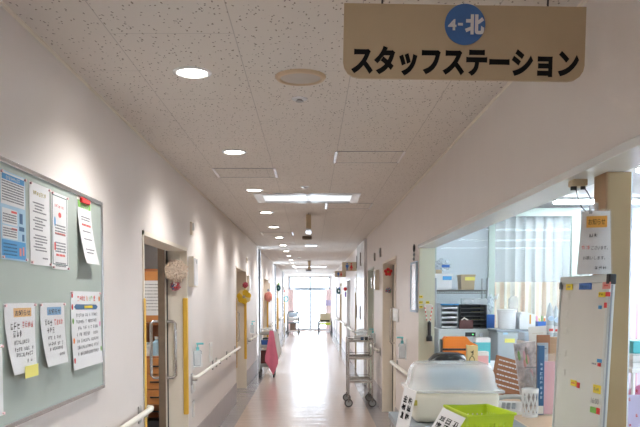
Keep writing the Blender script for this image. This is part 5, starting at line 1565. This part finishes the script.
MB().box(-hw * .35, hw * .3, -.05, .05, ztop + .0, ztop + .006, .003).build('lid_grip', 'clear_lid', lid)
o = thing('folded_gown', 'blue folded gown pack inside the domed box', 'gown', ((L0 + R0) / 2 + .02, yf + .17, zt_ + zr + .002))
MB().box(-.11, .11, -.08, .08, 0, .085, .02).build('folded_pack', 'blue_light', o, True)
MB().box(-.112, .112, -.02, .02, .02, .088, .004).build('wrap_band', 'blue_pale', o, True)
x_, z_ = on_y(416, 404, yf).x - t.location.x, on_y(416, 403, yf).z - zt_
MB().box(x_ - .016, x_ + .006, -hd - .002, -hd + .02, z_ - .012, z_ + .012, .002).build('tape_mark', 'olive_tape', t)
# green basket
t = thing('green_basket', 'lime green plastic basket with slotted sides in front of the dome lid box', 'basket', (0, 0, 0))
A, B, Cc, D = on_z(444, 405.8, 1.18), on_z(487, 405, 1.18), on_z(516, 414, 1.18), on_z(468, 416.5, 1.18)
cen = (A + B + Cc + D) / 4; t.location = (cen.x, cen.y, zt_)
top = [p - Vector((cen.x, cen.y, 0)) for p in (A, B, Cc, D)]
hb = 1.18 - zt_
def ringpts(k, z): return [Vector((p.x * k, p.y * k, z)) for p in top]
mb = MB()
for i in range(4):
    a0, a1 = ringpts(.80, 0)[i], ringpts(.80, 0)[(i + 1) % 4]; b0, b1 = ringpts(.97, hb)[i], ringpts(.97, hb)[(i + 1) % 4]
    n = 14
    nrm = Vector((-(a0 + a1).x, -(a0 + a1).y, 0)).normalized() * .003
    def Q(u, v): return (a0.lerp(a1, u)).lerp(b0.lerp(b1, u), v)
    def quad(u0, u1, v0, v1):
        f = [Q(u0, v0), Q(u1, v0), Q(u1, v1), Q(u0, v1)]
        V0 = [mb.bm.verts.new(p) for p in f]; V1 = [mb.bm.verts.new(p + nrm) for p in f]
        mb.bm.faces.new(V0); mb.bm.faces.new(V1[::-1])
        for k in range(4): mb.bm.faces.new((V0[k], V1[k], V1[(k + 1) % 4], V0[(k + 1) % 4]))
    quad(0, 1, 0, .25); quad(0, 1, .86, 1.0)
    if i in (1, 3):
        for k in range(n): quad(k / n, (k + .55) / n, .25, .86)
        quad(0, 1, .54, .60)
    else:
        quad(0, .10, .25, .86); quad(.9, 1, .25, .86); quad(.10, .9, .25, .62); quad(.10, .9, .80, .86)
        for k in range(7): quad(.1 + .8 * k / 7, .1 + .8 * (k + .7) / 7, .62, .80)
bp = [mb.bm.verts.new(p) for p in ringpts(.80, .0)]; bq = [mb.bm.verts.new(p) for p in ringpts(.80, .004)]
mb.bm.faces.new(bp[::-1]); mb.bm.faces.new(bq)
mb.build('basket_body', 'lime', t)
MB().tube(ringpts(.985, hb), .006, 6, True).build('rim', 'lime', t)
# tag cards
def card(label, corners_px, ys_, m='paper', col=3, flip=False):
    """a laminated card through three picture corners with given depths: top-left, top-right, bottom-left"""
    P = [on_y(px, py, y) for (px, py), y in zip(corners_px, ys_)]
    xa = (P[1] - P[0]); w = xa.length; xa.normalize(); dn = (P[2] - P[0]); h = dn.length
    za = -(dn - xa * dn.dot(xa)).normalized(); ya = za.cross(xa).normalized()
    t = thing('tag_card', label, 'card', P[0], group='laminated tag cards')
    t.rotation_euler = Matrix((xa, ya, za)).transposed().to_euler()
    MB().box(0, w, 0, .002, -h, 0, .0005).build('card_face', m, t)
    mb = MB()
    gs = w / (col + .9)
    for c in range(col):
        x = w * (c + .5) / col * .86 + w * .07
        n = int((h * .72) / (gs * 1.02))
        for k in range(n): glyph(mb, x, -h * .16 - gs * 1.02 * (k + .5), gs * .98, gs * .98, -.0004, n=10)
    mb.build('lettering', 'ink', t)
    return t, w, h
card('white laminated card with black characters standing against the end of the dome lid box', ((404.5, 386.5), (416.5, 391.5), (398.5, 430)), (3.14, 3.05, 3.12), col=2)
card('white laminated card with black characters slanting in front of the green basket', ((443, 407.5), (465.5, 418), (414, 443)), (2.62, 2.56, 2.60), col=3)
